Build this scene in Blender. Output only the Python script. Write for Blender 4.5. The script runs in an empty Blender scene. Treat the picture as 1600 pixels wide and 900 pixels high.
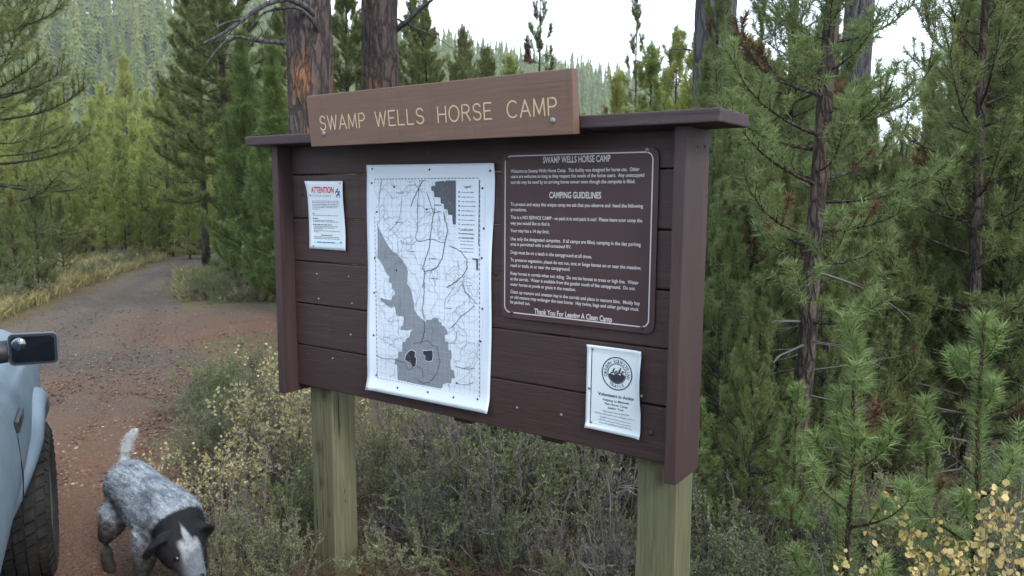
import bpy, bmesh, math, random
import numpy as np
from mathutils import Vector, Matrix, noise as mnoise

SC = bpy.context.scene
COL = SC.collection
PI = math.pi
rad = math.radians

# ------------------------------------------------------------------ camera
F_PX, YAW, PITCH, ROLL = 1190.0, 0.61, 0.12, 0.006
CAM = np.array([2.714, -2.171, 1.64])

def cam_axes():
    cy, sy, cp, sp = math.cos(YAW), math.sin(YAW), math.cos(PITCH), math.sin(PITCH)
    fwd = np.array([-sy*cp, cy*cp, -sp])
    right = np.array([cy, sy, 0.0])
    up = np.cross(right, fwd)
    cr, sr = math.cos(ROLL), math.sin(ROLL)
    return cr*right+sr*up, -sr*right+cr*up, fwd
AX_R, AX_U, AX_F = cam_axes()

def ray(px, py):
    return AX_F + (px-800)/F_PX*AX_R - (py-450)/F_PX*AX_U
def on_z(px, py, z=0.0):
    d = ray(px, py); return CAM + d*((z-CAM[2])/d[2])
def on_y(px, py, y=0.0):
    d = ray(px, py); return CAM + d*((y-CAM[1])/d[1])
def at(px, py, dep):
    return CAM + ray(px, py)*dep
def gp(px, dep):                       # a ground point in a compass direction at a distance
    p = CAM + ray(px, 305)*dep
    return np.array([p[0], p[1], 0.0])
def top_h(py, dep):                    # height of something at a distance
    return 1.64 + (305-py)/F_PX*dep

cd = bpy.data.cameras.new('camera')
cam = bpy.data.objects.new('camera', cd); COL.objects.link(cam)
m = Matrix(((AX_R[0], AX_U[0], -AX_F[0], CAM[0]), (AX_R[1], AX_U[1], -AX_F[1], CAM[1]),
            (AX_R[2], AX_U[2], -AX_F[2], CAM[2]), (0, 0, 0, 1)))
cam.matrix_world = m
cd.sensor_width = 36.0; cd.lens = F_PX/1600*36
cd.clip_start = 0.05; cd.clip_end = 5000
cd.dof.use_dof = True; cd.dof.focus_distance = 2.75; cd.dof.aperture_fstop = 8.0
SC.camera = cam

# ------------------------------------------------------------------ light
SUN_EL, SUN_AZ = rad(36), rad(108)        # azimuth clockwise from +Y
w = bpy.data.worlds.new('World'); SC.world = w; w.use_nodes = True
nt = w.node_tree; nt.nodes.clear()
sky = nt.nodes.new('ShaderNodeTexSky'); sky.sky_type = 'NISHITA'; sky.sun_disc = False
sky.sun_elevation = SUN_EL; sky.sun_rotation = SUN_AZ
sky.air_density = 1.0; sky.dust_density = 3.0
tc = nt.nodes.new('ShaderNodeTexCoord')
cl = nt.nodes.new('ShaderNodeTexNoise'); cl.inputs['Scale'].default_value = 2.2; cl.inputs['Detail'].default_value = 5
nt.links.new(tc.outputs['Generated'], cl.inputs['Vector'])
cr = nt.nodes.new('ShaderNodeMapRange')
cr.inputs['From Min'].default_value = .3; cr.inputs['From Max'].default_value = .7
cr.inputs['To Min'].default_value = .78; cr.inputs['To Max'].default_value = .95
nt.links.new(cl.outputs['Fac'], cr.inputs['Value'])
mx = nt.nodes.new('ShaderNodeMix'); mx.data_type = 'RGBA'
mx.inputs['B'].default_value = (11.5, 13.2, 15.0, 1)          # the overcast layer
nt.links.new(cr.outputs['Result'], mx.inputs['Factor'])
nt.links.new(sky.outputs['Color'], mx.inputs['A'])
bg = nt.nodes.new('ShaderNodeBackground'); bg.inputs['Strength'].default_value = 0.11
nt.links.new(mx.outputs['Result'], bg.inputs['Color'])
wo = nt.nodes.new('ShaderNodeOutputWorld'); nt.links.new(bg.outputs['Background'], wo.inputs['Surface'])

sd = bpy.data.lights.new('sun', 'SUN'); sd.energy = 1.5; sd.angle = rad(12); sd.color = (1.0, .95, .86)
sun = bpy.data.objects.new('sun', sd); COL.objects.link(sun)
sdir = Vector((math.sin(SUN_AZ)*math.cos(SUN_EL), math.cos(SUN_AZ)*math.cos(SUN_EL), math.sin(SUN_EL)))
sun.rotation_euler = sdir.to_track_quat('Z', 'Y').to_euler()

SC.view_settings.view_transform = 'Standard'; SC.view_settings.look = 'None'
SC.view_settings.exposure = 0.95; SC.view_settings.gamma = 1.0
SC.render.engine = 'CYCLES'
SC.cycles.use_denoising = True
SC.cycles.max_bounces = 8; SC.cycles.diffuse_bounces = 6; SC.cycles.glossy_bounces = 2
SC.cycles.transmission_bounces = 3; SC.cycles.transparent_max_bounces = 6; SC.cycles.volume_bounces = 0

# ------------------------------------------------------------------ materials
class NT:
    def __init__(s, name):
        s.m = bpy.data.materials.new(name); s.m.use_nodes = True
        s.t = s.m.node_tree; s.t.nodes.clear()
        s.out = s.t.nodes.new('ShaderNodeOutputMaterial')
    def n(s, typ, attrs=None, **kw):
        nd = s.t.nodes.new(typ)
        for k, v in (attrs or {}).items(): setattr(nd, k, v)
        for k, v in kw.items():
            k = k.replace('_', ' ')
            s.put(nd, k, v)
        return nd
    def put(s, nd, k, v):
        i = nd.inputs[k] if not isinstance(k, int) else nd.inputs[k]
        if isinstance(v, bpy.types.NodeSocket): s.t.links.new(v, i)
        else: i.default_value = v
    def noise(s, vec, scale, detail=3, rough=.55, dist=0):
        nd = s.n('ShaderNodeTexNoise', Scale=scale, Detail=detail, Roughness=rough, Distortion=dist)
        if vec is not None: s.put(nd, 'Vector', vec)
        return nd.outputs['Fac']
    def ramp(s, fac, stops):
        nd = s.n('ShaderNodeValToRGB'); s.put(nd, 'Fac', fac)
        el = nd.color_ramp.elements
        while len(el) < len(stops): el.new(.5)
        for e, (p, c) in zip(el, stops):
            e.position = p; e.color = (*c, 1) if len(c) == 3 else c
        return nd.outputs['Color']
    def mix(s, fac, a, b, mode='MIX'):
        nd = s.n('ShaderNodeMix', {'data_type': 'RGBA', 'blend_type': mode})
        s.put(nd, 0, fac); 
        for idx, v in ((6, a), (7, b)):
            if not isinstance(v, bpy.types.NodeSocket) and len(v) == 3: v = (*v, 1)
            s.put(nd, idx, v)
        return nd.outputs[2]
    def math(s, op, a, b=0.0):
        nd = s.n('ShaderNodeMath', {'operation': op}); s.put(nd, 0, a); s.put(nd, 1, b); return nd.outputs[0]
    def rng(s, v, a, b, c=0., d=1.):
        nd = s.n('ShaderNodeMapRange'); s.put(nd, 'Value', v)
        for k, q in (('From Min', a), ('From Max', b), ('To Min', c), ('To Max', d)): nd.inputs[k].default_value = q
        return nd.outputs['Result']
    def co(s, which='Object', scale=None, loc=None):
        o = s.n('ShaderNodeTexCoord').outputs[which]
        if scale:
            mp = s.n('ShaderNodeMapping'); s.put(mp, 'Vector', o); mp.inputs['Scale'].default_value = scale
            o = mp.outputs['Vector']
        return o
    def pos(s): return s.n('ShaderNodeNewGeometry').outputs['Position']
    def bump(s, h, strength=.5, dist=.01):
        nd = s.n('ShaderNodeBump', Strength=strength, Distance=dist); s.put(nd, 'Height', h); return nd.outputs['Normal']
    def bsdf(s, color, rough=.7, normal=None, metal=0, spec=.4, **kw):
        b = s.n('ShaderNodeBsdfPrincipled')
        if not isinstance(color, bpy.types.NodeSocket): color = (*color, 1)
        s.put(b, 'Base Color', color); s.put(b, 'Roughness', rough); s.put(b, 'Metallic', metal)
        s.put(b, 'Specular IOR Level', spec)
        if normal is not None: s.put(b, 'Normal', normal)
        for k, v in kw.items(): s.put(b, k.replace('_', ' '), v)
        s.t.links.new(b.outputs[0], s.out.inputs['Surface'])
        return b
    def leaf(s, color, rough=.5, trans=.3, spec=.35):
        b = s.bsdf(color, rough, spec=spec)
        t = s.n('ShaderNodeBsdfTranslucent'); s.put(t, 'Color', color)
        mxs = s.n('ShaderNodeMixShader'); s.put(mxs, 0, trans)
        s.t.links.new(b.outputs[0], mxs.inputs[1]); s.t.links.new(t.outputs[0], mxs.inputs[2])
        s.t.links.new(mxs.outputs[0], s.out.inputs['Surface'])
        return s.m

def flat(name, col, rough=.7, metal=0, spec=.4):
    t = NT(name); t.bsdf(col, rough, metal=metal, spec=spec); return t.m

def foliage(name, a, b, alt, brown=None, trans=.3, rough=.5, clump=1.5):
    """needles: each needle, each tree and each clump a little different"""
    t = NT(name)
    isl = t.n('ShaderNodeNewGeometry').outputs['Random Per Island']
    c = t.ramp(isl, [(0.0, a), (.75, b), (1.0, tuple(x*1.25 for x in b))])
    orand = t.n('ShaderNodeObjectInfo').outputs['Random']
    c = t.mix(t.math('MULTIPLY', orand, .75), c, alt)
    n = t.noise(t.pos(), clump, 2)
    c = t.mix(t.rng(n, .35, .7, 0, .45), c, tuple(x*.75 for x in a))
    return t.leaf(c, rough, trans)

def bark(name, dark, mid, warm, sc=1.0, warm_amt=.5, dist=1.0):
    t = NT(name)
    v = t.co('Object', (9*sc, 9*sc, 2.2*sc))
    vo = t.n('ShaderNodeTexVoronoi', {'feature': 'DISTANCE_TO_EDGE'}, Scale=1.6)
    dn = t.n('ShaderNodeTexNoise', Scale=1.4, Detail=4); t.put(dn, 'Vector', v)
    vv = t.n('ShaderNodeVectorMath', {'operation': 'ADD'}); t.put(vv, 0, v); vm = t.n('ShaderNodeVectorMath', {'operation': 'SCALE'}); t.put(vm, 0, dn.outputs['Color']); vm.inputs['Scale'].default_value = dist; t.put(vv, 1, vm.outputs[0])
    t.put(vo, 'Vector', vv.outputs[0])
    crack = t.rng(vo.outputs['Distance'], .0, .22, .15, 1)
    fine = t.noise(t.co('Object', (40*sc, 40*sc, 12*sc)), 1.5, 4)
    big = t.noise(t.co('Object', (2.2, 2.2, .7)), 1.6, 3)
    c = t.mix(t.rng(big, .64-.30*warm_amt, .76-.30*warm_amt), mid, warm)
    c = t.mix(t.rng(fine, .3, .75, 0, .6), c, dark)
    c = t.mix(t.math('SUBTRACT', 1.0, crack), c, dark)
    h = t.math('ADD', t.math('MULTIPLY', crack, 1.0), t.math('MULTIPLY', fine, .5))
    t.bsdf(c, .9, t.bump(h, .9, .02), spec=.2)
    return t.m

M = {}
M['needle_dark'] = foliage('needle_dark', (.120, .172, .066), (.232, .292, .112), (.21, .235, .085), trans=.48)
M['needle_near'] = foliage('needle_near', (.115, .175, .060), (.235, .315, .115), (.17, .235, .085), clump=4, trans=.42)
M['needle_olive'] = foliage('needle_olive', (.105, .135, .045), (.215, .235, .080), (.19, .20, .065), trans=.45)
M['needle_bright'] = foliage('needle_bright', (.175, .225, .064), (.32, .375, .112), (.345, .345, .092), trans=.48)
M['needle_emerald'] = foliage('needle_emerald', (.105, .165, .050), (.205, .280, .085), (.165, .22, .065), clump=5, trans=.45)
M['needle_far'] = foliage('needle_far', (.070, .108, .032), (.145, .182, .048), (.215, .222, .056), clump=.05)
M['needle_brown'] = foliage('needle_brown', (.075, .036, .018), (.17, .085, .042), (.12, .06, .03))
M['bark_pine'] = bark('bark_pine', (.022, .018, .018), (.105, .080, .070), (.16, .090, .060), 2.0, .4)
M['bark_sapling'] = bark('bark_sapling', (.035, .025, .020), (.13, .085, .060), (.17, .10, .06), 5.0, .5)
M['bark_big'] = bark('bark_big', (.018, .016, .017), (.105, .078, .072), (.30, .135, .060), .7, .42, 1.6)
M['bark_red'] = bark('bark_red', (.016, .013, .014), (.080, .058, .056), (.125, .066, .046), .7, .40, 1.6)
M['bark_grey'] = bark('bark_grey', (.030, .030, .034), (.105, .100, .105), (.13, .11, .10), .8, .3)
M['dead_wood'] = flat('dead_wood', (.105, .098, .095), .85, spec=.2)
M['twig_grey'] = foliage('twig_grey', (.085, .074, .076), (.22, .20, .205), (.11, .09, .082), trans=.02, rough=.85)
M['shrub_leaf'] = foliage('shrub_leaf', (.118, .132, .072), (.262, .276, .162), (.20, .205, .105), trans=.3, clump=5)
M['shrub_leaf_green'] = foliage('shrub_leaf_green', (.090, .122, .050), (.195, .230, .105), (.160, .180, .075), trans=.3, clump=5)
M['leaf_yellow'] = foliage('leaf_yellow', (.32, .235, .065), (.57, .45, .17), (.54, .44, .22), trans=.3, clump=6)
M['leaf_cream'] = foliage('leaf_cream', (.30, .25, .10), (.52, .46, .25), (.42, .37, .18), trans=.3, clump=6)
M['grass_dry'] = foliage('grass_dry', (.22, .17, .075), (.46, .37, .19), (.26, .24, .10), trans=.25, clump=2)
M['grass_green'] = foliage('grass_green', (.10, .11, .04), (.24, .23, .10), (.20, .18, .08), trans=.25, clump=2)

def paint_wood(name, base, worn, wear=.35, axis='X', rough=.62):
    t = NT(name)
    orand = t.n('ShaderNodeObjectInfo').outputs['Random']
    sc = {'X': (1.2, 14, 22), 'Z': (16, 16, 1.2), 'H': (1.0, 12, 16)}[axis]
    tcn = t.co('Object', sc)
    off = t.n('ShaderNodeVectorMath', {'operation': 'ADD'}); t.put(off, 0, tcn)
    cmb = t.n('ShaderNodeCombineXYZ'); t.put(cmb, 0, t.math('MULTIPLY', orand, 37.0)); t.put(cmb, 2, t.math('MULTIPLY', orand, 11.0))
    t.put(off, 1, cmb.outputs[0])
    g = t.noise(off.outputs[0], 5.0, 6, .65, .6)
    g2 = t.noise(off.outputs[0], 1.1, 3, .5, .2)
    fine = t.noise(t.co('Object', tuple(4*x for x in sc)), 8, 3)
    c = t.mix(t.rng(g, .35, .75), base, tuple(x*.78 for x in base))
    c = t.mix(t.rng(g2, .52, .78, 0, wear), c, worn)
    blot = t.noise(t.co('Object'), 7, 4, .6)
    c = t.mix(t.rng(blot, .62, .8, 0, wear*.5), c, worn)
    dsc = {'X': (26, 26, 2.2), 'Z': (30, 30, 1.0), 'H': (40, 30, 3.0)}[axis]
    drip = t.noise(t.co('Object', dsc), 1.0, 4, .6)
    c = t.mix(t.rng(drip, .56, .74, 0, wear), c, tuple(x*.55 for x in base))
    scr = t.noise(off.outputs[0], 26.0, 2, .5)
    c = t.mix(t.rng(scr, .70, .78, 0, wear*.8), c, tuple(x*1.5 for x in worn))
    h = t.math('ADD', g, t.math('MULTIPLY', fine, .4))
    t.bsdf(c, rough, t.bump(h, .22 if axis == 'H' else .5, .004), spec=.35)
    return t.m
M['plank'] = paint_wood('plank_paint', (.038, .0198, .0195), (.068, .044, .041), .5)
M['board_end'] = paint_wood('end_board_paint', (0.0400, 0.0215, 0.0225), (0.0790, 0.0474, 0.0458), .4, 'Z')
M['roof'] = paint_wood('roof_paint', (0.0355, 0.0205, 0.0245), (0.0948, 0.0711, 0.0711), .6)
M['header'] = paint_wood('header_stain', (.130, .075, .056), (.160, .106, .086), .35, 'H')
M['hole'] = flat('drill_hole', (.008, .006, .006), .9)

def treated(name):
    t = NT(name)
    v = t.co('Object', (22, 22, .9))
    g = t.noise(v, 3.2, 6, .6, 1.2)
    big = t.noise(t.co('Object', (3, 3, 1.2)), 2.0, 3)
    c = t.ramp(g, [(.30, (.040, .042, .022)), (.5, (.096, .092, .052)), (.70, (.140, .134, .080))])
    c = t.mix(t.rng(big, .45, .7, 0, .55), c, (.066, .080, .040))
    c = t.mix(t.n('ShaderNodeObjectInfo').outputs['Random'], c, t.mix(.5, c, (.140, .128, .080)))
    # knots
    vo = t.n('ShaderNodeTexVoronoi', Scale=1.0); t.put(vo, 'Vector', t.co('Object', (9, 9, 5.0)))
    k = t.rng(vo.outputs['Distance'], .10, .22)
    c = t.mix(t.math('MULTIPLY', t.math('SUBTRACT', 1.0, k), .8), c, (.045, .035, .020))
    crackv = t.noise(t.co('Object', (60, 60, 1.4)), 1.6, 2)
    nick = t.noise(t.co('Object', (34, 34, 9)), 1.0, 2)
    cr_ = t.math('MAXIMUM', t.rng(crackv, .66, .70), t.rng(nick, .72, .76))
    c = t.mix(cr_, c, (.03, .025, .015))
    h = t.math('SUBTRACT', g, t.math('MULTIPLY', cr_, 1.5))
    t.bsdf(c, .8, t.bump(h, .6, .006), spec=.25)
    return t.m
M['post'] = treated('treated_post_wood')

def paper(name, col):
    t = NT(name)
    n = t.noise(t.co('Object'), 9, 3)
    c = t.mix(t.rng(n, .35, .7, 0, .35), col, tuple(x*.93 for x in col))
    t.bsdf(c, .35, t.bump(t.noise(t.co('Object'), 5, 2), .25, .02), spec=.45)
    return t.m
M['paper'] = paper('paper_sheet', (.53, .585, .63))
M['paper_map'] = paper('laminated_map_paper', (.55, .61, .69))
M['ink'] = flat('ink_black', (.022, .024, .030), .6)
M['ink_soft'] = flat('ink_soft_grey', (.20, .22, .25), .6)
M['ink_line'] = flat('ink_thin_line', (.17, .185, .22), .6)
M['ink_grid'] = flat('ink_grid_line', (.32, .35, .39), .6)
M['map_grey'] = flat('map_grey_tone', (.185, .205, .235), .5)
M['map_dark'] = flat('map_dark_tone', (.062, .07, .085), .5)
M['ink_red'] = flat('ink_red', (.42, .02, .045), .6)
M['ink_blue'] = flat('ink_blue', (.03, .06, .18), .6)
M['ink_sky'] = flat('ink_light_blue', (.30, .58, .80), .6)
M['steel'] = flat('galvanised_steel', (.19, .19, .195), .6, .4)
M['steel_dark'] = flat('weathered_steel', (.06, .06, .07), .55, .5)
M['letter'] = flat('routed_letter_paint', (.42, .325, .205), .7)
M['plaque_letter'] = flat('plaque_letter_ink', (.46, .43, .44), .55)
def plaque_mat():
    t = NT('plaque_sheet')
    n = t.noise(t.co('Object'), 6, 4, .6)
    c = t.mix(t.rng(n, .45, .75, 0, .6), (.046, .027, .030), (.066, .037, .040))
    t.bsdf(c, .5, spec=.22)
    return t.m
M['plaque'] = plaque_mat()

def ground_mat(name, kind):
    t = NT(name)
    p = t.pos()
    big = t.noise(p, .35, 4, .6)
    mid = t.noise(p, 2.2, 5, .65)
    fine = t.noise(p, 38, 4, .7)
    grit = t.noise(p, 130, 2, .6)
    vo = t.n('ShaderNodeTexVoronoi', Scale=60.0); t.put(vo, 'Vector', p)
    if kind == 'road':
        # grey brown packed dirt further up the road, red cinder near the board and on the side path
        def near(cx, cy, r0, r1):
            d = t.n('ShaderNodeVectorMath', {'operation': 'DISTANCE'}); t.put(d, 0, p); d.inputs[1].default_value = (cx, cy, 0)
            return t.rng(t.math('ADD', d.outputs['Value'], t.math('MULTIPLY', t.math('SUBTRACT', big, .5), 3.5)), r1, r0)
        red = t.math('MAXIMUM', near(-.9, -.6, 1.6, 4.6), near(-4.0, 4.8, 1.8, 3.6))
        a = t.mix(t.rng(mid, .3, .7), (.110, .084, .067), (.094, .081, .071))
        a = t.mix(t.rng(big, .47, .60, 0, .9), a, (.048, .047, .049))
        rut = t.noise(t.co('Object', (.5, 1.6, 1)), 1.3, 4, .6, 1.0)
        a = t.mix(t.rng(rut, .52, .66, 0, .5), a, (.150, .120, .096))
        b = t.mix(t.rng(mid, .3, .7), (.138, .072, .048), (.108, .070, .052))
        b = t.mix(t.rng(big, .48, .66, 0, .6), b, (.086, .070, .052))
        ac = t.n('ShaderNodeAttribute', {'attribute_name': 'across'}).outputs['Fac']
        ac = t.math('ADD', ac, t.math('MULTIPLY', t.math('SUBTRACT', mid, .5), .10))
        tr_ = t.math('MAXIMUM', t.rng(t.math('ABSOLUTE', t.math('SUBTRACT', ac, .36), 0), .09, .03), t.rng(t.math('ABSOLUTE', t.math('SUBTRACT', ac, .66), 0), .09, .03))
        a = t.mix(t.math('MULTIPLY', tr_, .6), a, (.062, .054, .050))
        b = t.mix(t.math('MULTIPLY', tr_, .35), b, (.085, .058, .046))
        c = t.mix(red, a, b)
        c = t.mix(t.rng(fine, .42, .70, 0, .8), c, t.mix(red, (.18, .142, .110), (.205, .105, .068)))
        c = t.mix(t.rng(grit, .50, .72, 0, .7), c, (.045, .032, .028))
    else:
        c = t.mix(t.rng(mid, .35, .7), (.085, .056, .037), (.112, .092, .055))
        c = t.mix(t.rng(big, .45, .65), c, (.095, .088, .046))
        c = t.mix(t.rng(fine, .42, .70, 0, .8), c, (.20, .145, .085))
        c = t.mix(t.rng(grit, .50, .75, 0, .6), c, (.035, .026, .020))
    h = t.math('ADD', t.math('MULTIPLY', fine, 1.0), t.math('MULTIPLY', vo.outputs['Distance'], .8))
    t.bsdf(c, .95, t.bump(h, .9, .02), spec=.15)
    return t.m
M['soil'] = ground_mat('forest_soil', 'soil')
M['road'] = M['cinder'] = ground_mat('dirt_and_cinder_surface', 'road')
def pebble_mat():
    t = NT('cinder_pebbles')
    isl = t.n('ShaderNodeNewGeometry').outputs['Random Per Island']
    c = t.ramp(isl, [(0, (.05, .03, .026)), (.35, (.125, .060, .040)), (.75, (.155, .088, .064)), (1, (.20, .165, .135))])
    t.bsdf(c, .9, spec=.2); return t.m
M['pebble'] = pebble_mat()
M['chip'] = flat('pale_wood_chip', (.42, .33, .22), .85)
M['hill'] = flat('hillside_floor', (.045, .052, .024), .95, spec=.1)

# ------------------------------------------------------------------ mesh helpers
def mesh(name, V, F, mats, mi=None, smooth=False):
    """V (n,3); F either an (m,3)/(m,4) array or a list of index tuples"""
    me = bpy.data.meshes.new(name)
    V = np.asarray(V, dtype=np.float32).reshape(-1, 3)
    if isinstance(F, np.ndarray) and F.ndim == 2:
        k = F.shape[1]; nf = len(F)
        me.vertices.add(len(V)); me.vertices.foreach_set('co', V.ravel())
        me.loops.add(nf*k); me.loops.foreach_set('vertex_index', F.astype(np.int32).ravel())
        me.polygons.add(nf)
        me.polygons.foreach_set('loop_start', np.arange(nf, dtype=np.int32)*k)
        me.update(calc_edges=True)
    else:
        me.from_pydata([tuple(map(float, v)) for v in V], [], [tuple(int(i) for i in f) for f in F])
        me.update()
    for q in (mats if isinstance(mats, (list, tuple)) else [mats]): me.materials.append(q)
    if mi is not None: me.polygons.foreach_set('material_index', np.asarray(mi, dtype=np.int32))
    if smooth: me.polygons.foreach_set('use_smooth', np.ones(len(me.polygons), dtype=bool))
    me.update()
    return me

def link(name, me, parent=None, loc=None):
    o = bpy.data.objects.new(name, me); COL.objects.link(o)
    if parent is not None: o.parent = parent
    if loc is not None: o.location = loc
    return o
def empty(name, loc=(0, 0, 0), rz=0.0):
    o = bpy.data.objects.new(name, None); COL.objects.link(o)
    o.location = tuple(map(float, loc)); o.rotation_euler = (0, 0, rz); o.empty_display_size = .1
    return o
def tag(o, label=None, cat=None, group=None, kind=None):
    if label: o['label'] = label
    if cat: o['category'] = cat
    if group: o['group'] = group
    if kind: o['kind'] = kind
    return o

class MB:
    """collects polygons for ONE mesh"""
    def __init__(s): s.V = []; s.F = []; s.mi = []; s.n = 0
    def add(s, V, F, mi=0):
        V = np.asarray(V, float).reshape(-1, 3)
        s.V.append(V)
        for f in F: s.F.append(tuple(int(i)+s.n for i in f)); s.mi.append(mi)
        s.n += len(V); return s
    def box(s, x0, x1, y0, y1, z0, z1, mi=0):
        V = [(x, y, z) for x in (x0, x1) for y in (y0, y1) for z in (z0, z1)]
        return s.add(V, [(0, 1, 3, 2), (4, 6, 7, 5), (0, 4, 5, 1), (2, 3, 7, 6), (0, 2, 6, 4), (1, 5, 7, 3)], mi)
    def tube(s, pts, r, n=8, mi=0, cap=True):
        V, F = tube(pts, r, n, cap); return s.add(V, F, mi)
    def me(s, name, mats, smooth=False): return mesh(name, np.concatenate(s.V), s.F, mats, s.mi, smooth)
    def obj(s, name, mats, parent=None, smooth=False, loc=None): return link(name, s.me(name, mats, smooth), parent, loc)

def tube(pts, r, n=8, cap=True):
    P = np.asarray(pts, float); r = np.broadcast_to(np.asarray(r, float), (len(P),))
    T = np.gradient(P, axis=0); T /= np.linalg.norm(T, axis=1)[:, None]+1e-12
    ref = np.array([0, 0, 1.]) if abs(T[0][2]) < .8 else np.array([1., 0, 0])
    V = []
    u = np.cross(T[0], ref); u /= np.linalg.norm(u)
    for i in range(len(P)):
        u = u - T[i]*(u@T[i]); u /= np.linalg.norm(u)+1e-12
        v = np.cross(T[i], u)
        a = np.arange(n)*2*PI/n
        V.append(P[i]+r[i]*(np.cos(a)[:, None]*u+np.sin(a)[:, None]*v))
    V = np.concatenate(V); F = []
    for i in range(len(P)-1):
        for j in range(n):
            a, b = i*n+j, i*n+(j+1) % n
            F.append((a, b, b+n, a+n))
    if cap: F.append(tuple(range(n-1, -1, -1))); F.append(tuple((len(P)-1)*n+j for j in range(n)))
    return V, F

def bevel_box(name, dims, mat, parent, bev=.004, seg=2, cuts=0, wob=0.0, loc=(0, 0, 0), rng=None):
    x0, x1, y0, y1, z0, z1 = dims
    bm = bmesh.new()
    bmesh.ops.create_cube(bm, size=1)
    for v in bm.verts:
        v.co = ((x0+x1)/2+v.co.x*(x1-x0), (y0+y1)/2+v.co.y*(y1-y0), (z0+z1)/2+v.co.z*(z1-z0))
    bmesh.ops.bevel(bm, geom=bm.edges[:], offset=bev, segments=seg, affect='EDGES', profile=.6)
    if cuts:
        ax = int(np.argmax([x1-x0, y1-y0, z1-z0]))
        long = [e for e in bm.edges if abs((e.verts[0].co-e.verts[1].co)[ax]) > .5*max(x1-x0, y1-y0, z1-z0)]
        bmesh.ops.subdivide_edges(bm, edges=long, cuts=cuts)
        for v in bm.verts:
            k = mnoise.noise(Vector((v.co.x*1.7+x0*9, v.co.y*6, v.co.z*1.7+z0*13)))
            for a in range(3):
                if a != ax: v.co[a] += wob*k
    me = bpy.data.meshes.new(name); bm.to_mesh(me); bm.free()
    me.materials.append(mat)
    return link(name, me, parent, loc)

def dome_screw(name, p, r, mat, parent, h=None, ny=-1):
    """a round bolt head that stands proud of a face looking along -Y"""
    V = []; F = []; n = 10; h = h or r*.55
    for k, (rr, hh) in enumerate(((1.0, 0.0), (.92, .55), (.55, .92))):
        for j in range(n):
            a = 2*PI*j/n; V.append((p[0]+r*rr*math.cos(a), p[1]+ny*h*hh, p[2]+r*rr*math.sin(a)))
    V.append((p[0], p[1]+ny*h, p[2]))
    for k in range(2):
        for j in range(n): F.append((k*n+j, k*n+(j+1) % n, (k+1)*n+(j+1) % n, (k+1)*n+j))
    for j in range(n): F.append((2*n+j, 2*n+(j+1) % n, 3*n))
    return link(name, mesh(name, V, F, mat, smooth=True), parent)

# ------------------------------------------------------------------ terrain
def fade(x, a, b):
    t = np.clip((np.asarray(x, float)-a)/(b-a), 0, 1); return t*t*(3-2*t)
def vnoise(x, y, sc, seed=0):
    f = np.vectorize(lambda a, b: mnoise.noise(Vector((a*sc+seed*7.1, b*sc-seed*3.3, seed*1.7))))
    return f(x, y)
def axis(lo, a, b, hi, fine):
    mid = np.arange(a, b, fine)
    g = [b]; s = fine
    while g[-1] < hi: s *= 1.35; g.append(g[-1]+s)
    k = [a-fine]; s = fine
    while k[-1] > lo: s *= 1.35; k.append(k[-1]-s)
    return np.concatenate([np.array(k[::-1]), mid, np.array(g)])
gx = axis(-1800, -20, 9, 1800, .14); gy = axis(-1800, -5, 15, 1800, .14)
GX, GY = np.meshgrid(gx, gy)
near = ((GX > -24) & (GX < 12) & (GY > -8) & (GY < 18))
GZ = np.zeros_like(GX)
GZ[near] = .018*vnoise(GX[near], GY[near], .9)+.010*vnoise(GX[near], GY[near], 3.1, 2)
def dip(x, y):
    return -.20*fade(y, -.75, .15)*fade(x, -.9, .1)*(1-fade(y, 6, 14))
GZ += dip(GX, GY)-.004
ny_, nx_ = GX.shape
idx = np.arange(ny_*nx_).reshape(ny_, nx_)
Fq = np.stack([idx[:-1, :-1], idx[:-1, 1:], idx[1:, 1:], idx[1:, :-1]], -1).reshape(-1, 4)
ground = link('ground', mesh('ground', np.stack([GX, GY, GZ], -1), Fq, M['soil'], smooth=True))
tag(ground, 'brown forest floor of soil, needles and litter around the notice board', kind='structure')

def ribbon_ground(name, mat, L, Rr, seed, z=.012, n_across=14, label=''):
    """a strip of ground between two banks; its borders dip below the soil so they end raggedly"""
    L = np.asarray(L, float); Rr = np.asarray(Rr, float)
    def res(P, n=110):
        s = np.concatenate([[0], np.cumsum(np.linalg.norm(np.diff(P, axis=0), axis=1))]); s /= s[-1]
        # smooth interpolation
        q = np.linspace(0, 1, n)
        out = np.stack([np.interp(q, s, P[:, i]) for i in range(2)], -1)
        for _ in range(6): out[1:-1] = (out[:-2]+2*out[1:-1]+out[2:])/4
        return out
    A, B = res(L), res(Rr)
    u = np.linspace(0, 1, n_across*4)
    P = A[:, None, :]*(1-u)[None, :, None]+B[:, None, :]*u[None, :, None]
    X, Y = P[..., 0], P[..., 1]
    edge = np.minimum(u, 1-u)[None, :]*np.ones_like(X)
    endf = np.minimum(np.arange(len(A)), len(A)-1-np.arange(len(A)))[:, None]/len(A)*np.ones_like(X)
    nz = vnoise(X, Y, 1.3, seed)+.6*vnoise(X, Y, 3.9, seed+1)
    track = np.exp(-((u-.36)/.05)**2)+np.exp(-((u-.66)/.05)**2)
    Z = z - .007*track[None, :] + .012*vnoise(X, Y, 1.6, seed+4) - .07*(1-fade(edge+.06*nz, .02, .16)) - .07*(1-fade(endf+.03*nz, .0, .06))
    ny, nx = X.shape; ii = np.arange(ny*nx).reshape(ny, nx)
    F = np.stack([ii[:-1, :-1], ii[:-1, 1:], ii[1:, 1:], ii[1:, :-1]], -1).reshape(-1, 4)
    o = link(name, mesh(name, np.stack([X, Y, Z], -1), F, mat, smooth=True))
    at_ = o.data.attributes.new('across', 'FLOAT', 'POINT'); at_.data.foreach_set('value', (np.ones_like(X)*u[None, :]).astype(np.float32).ravel())
    return tag(o, label, kind='structure')

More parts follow.
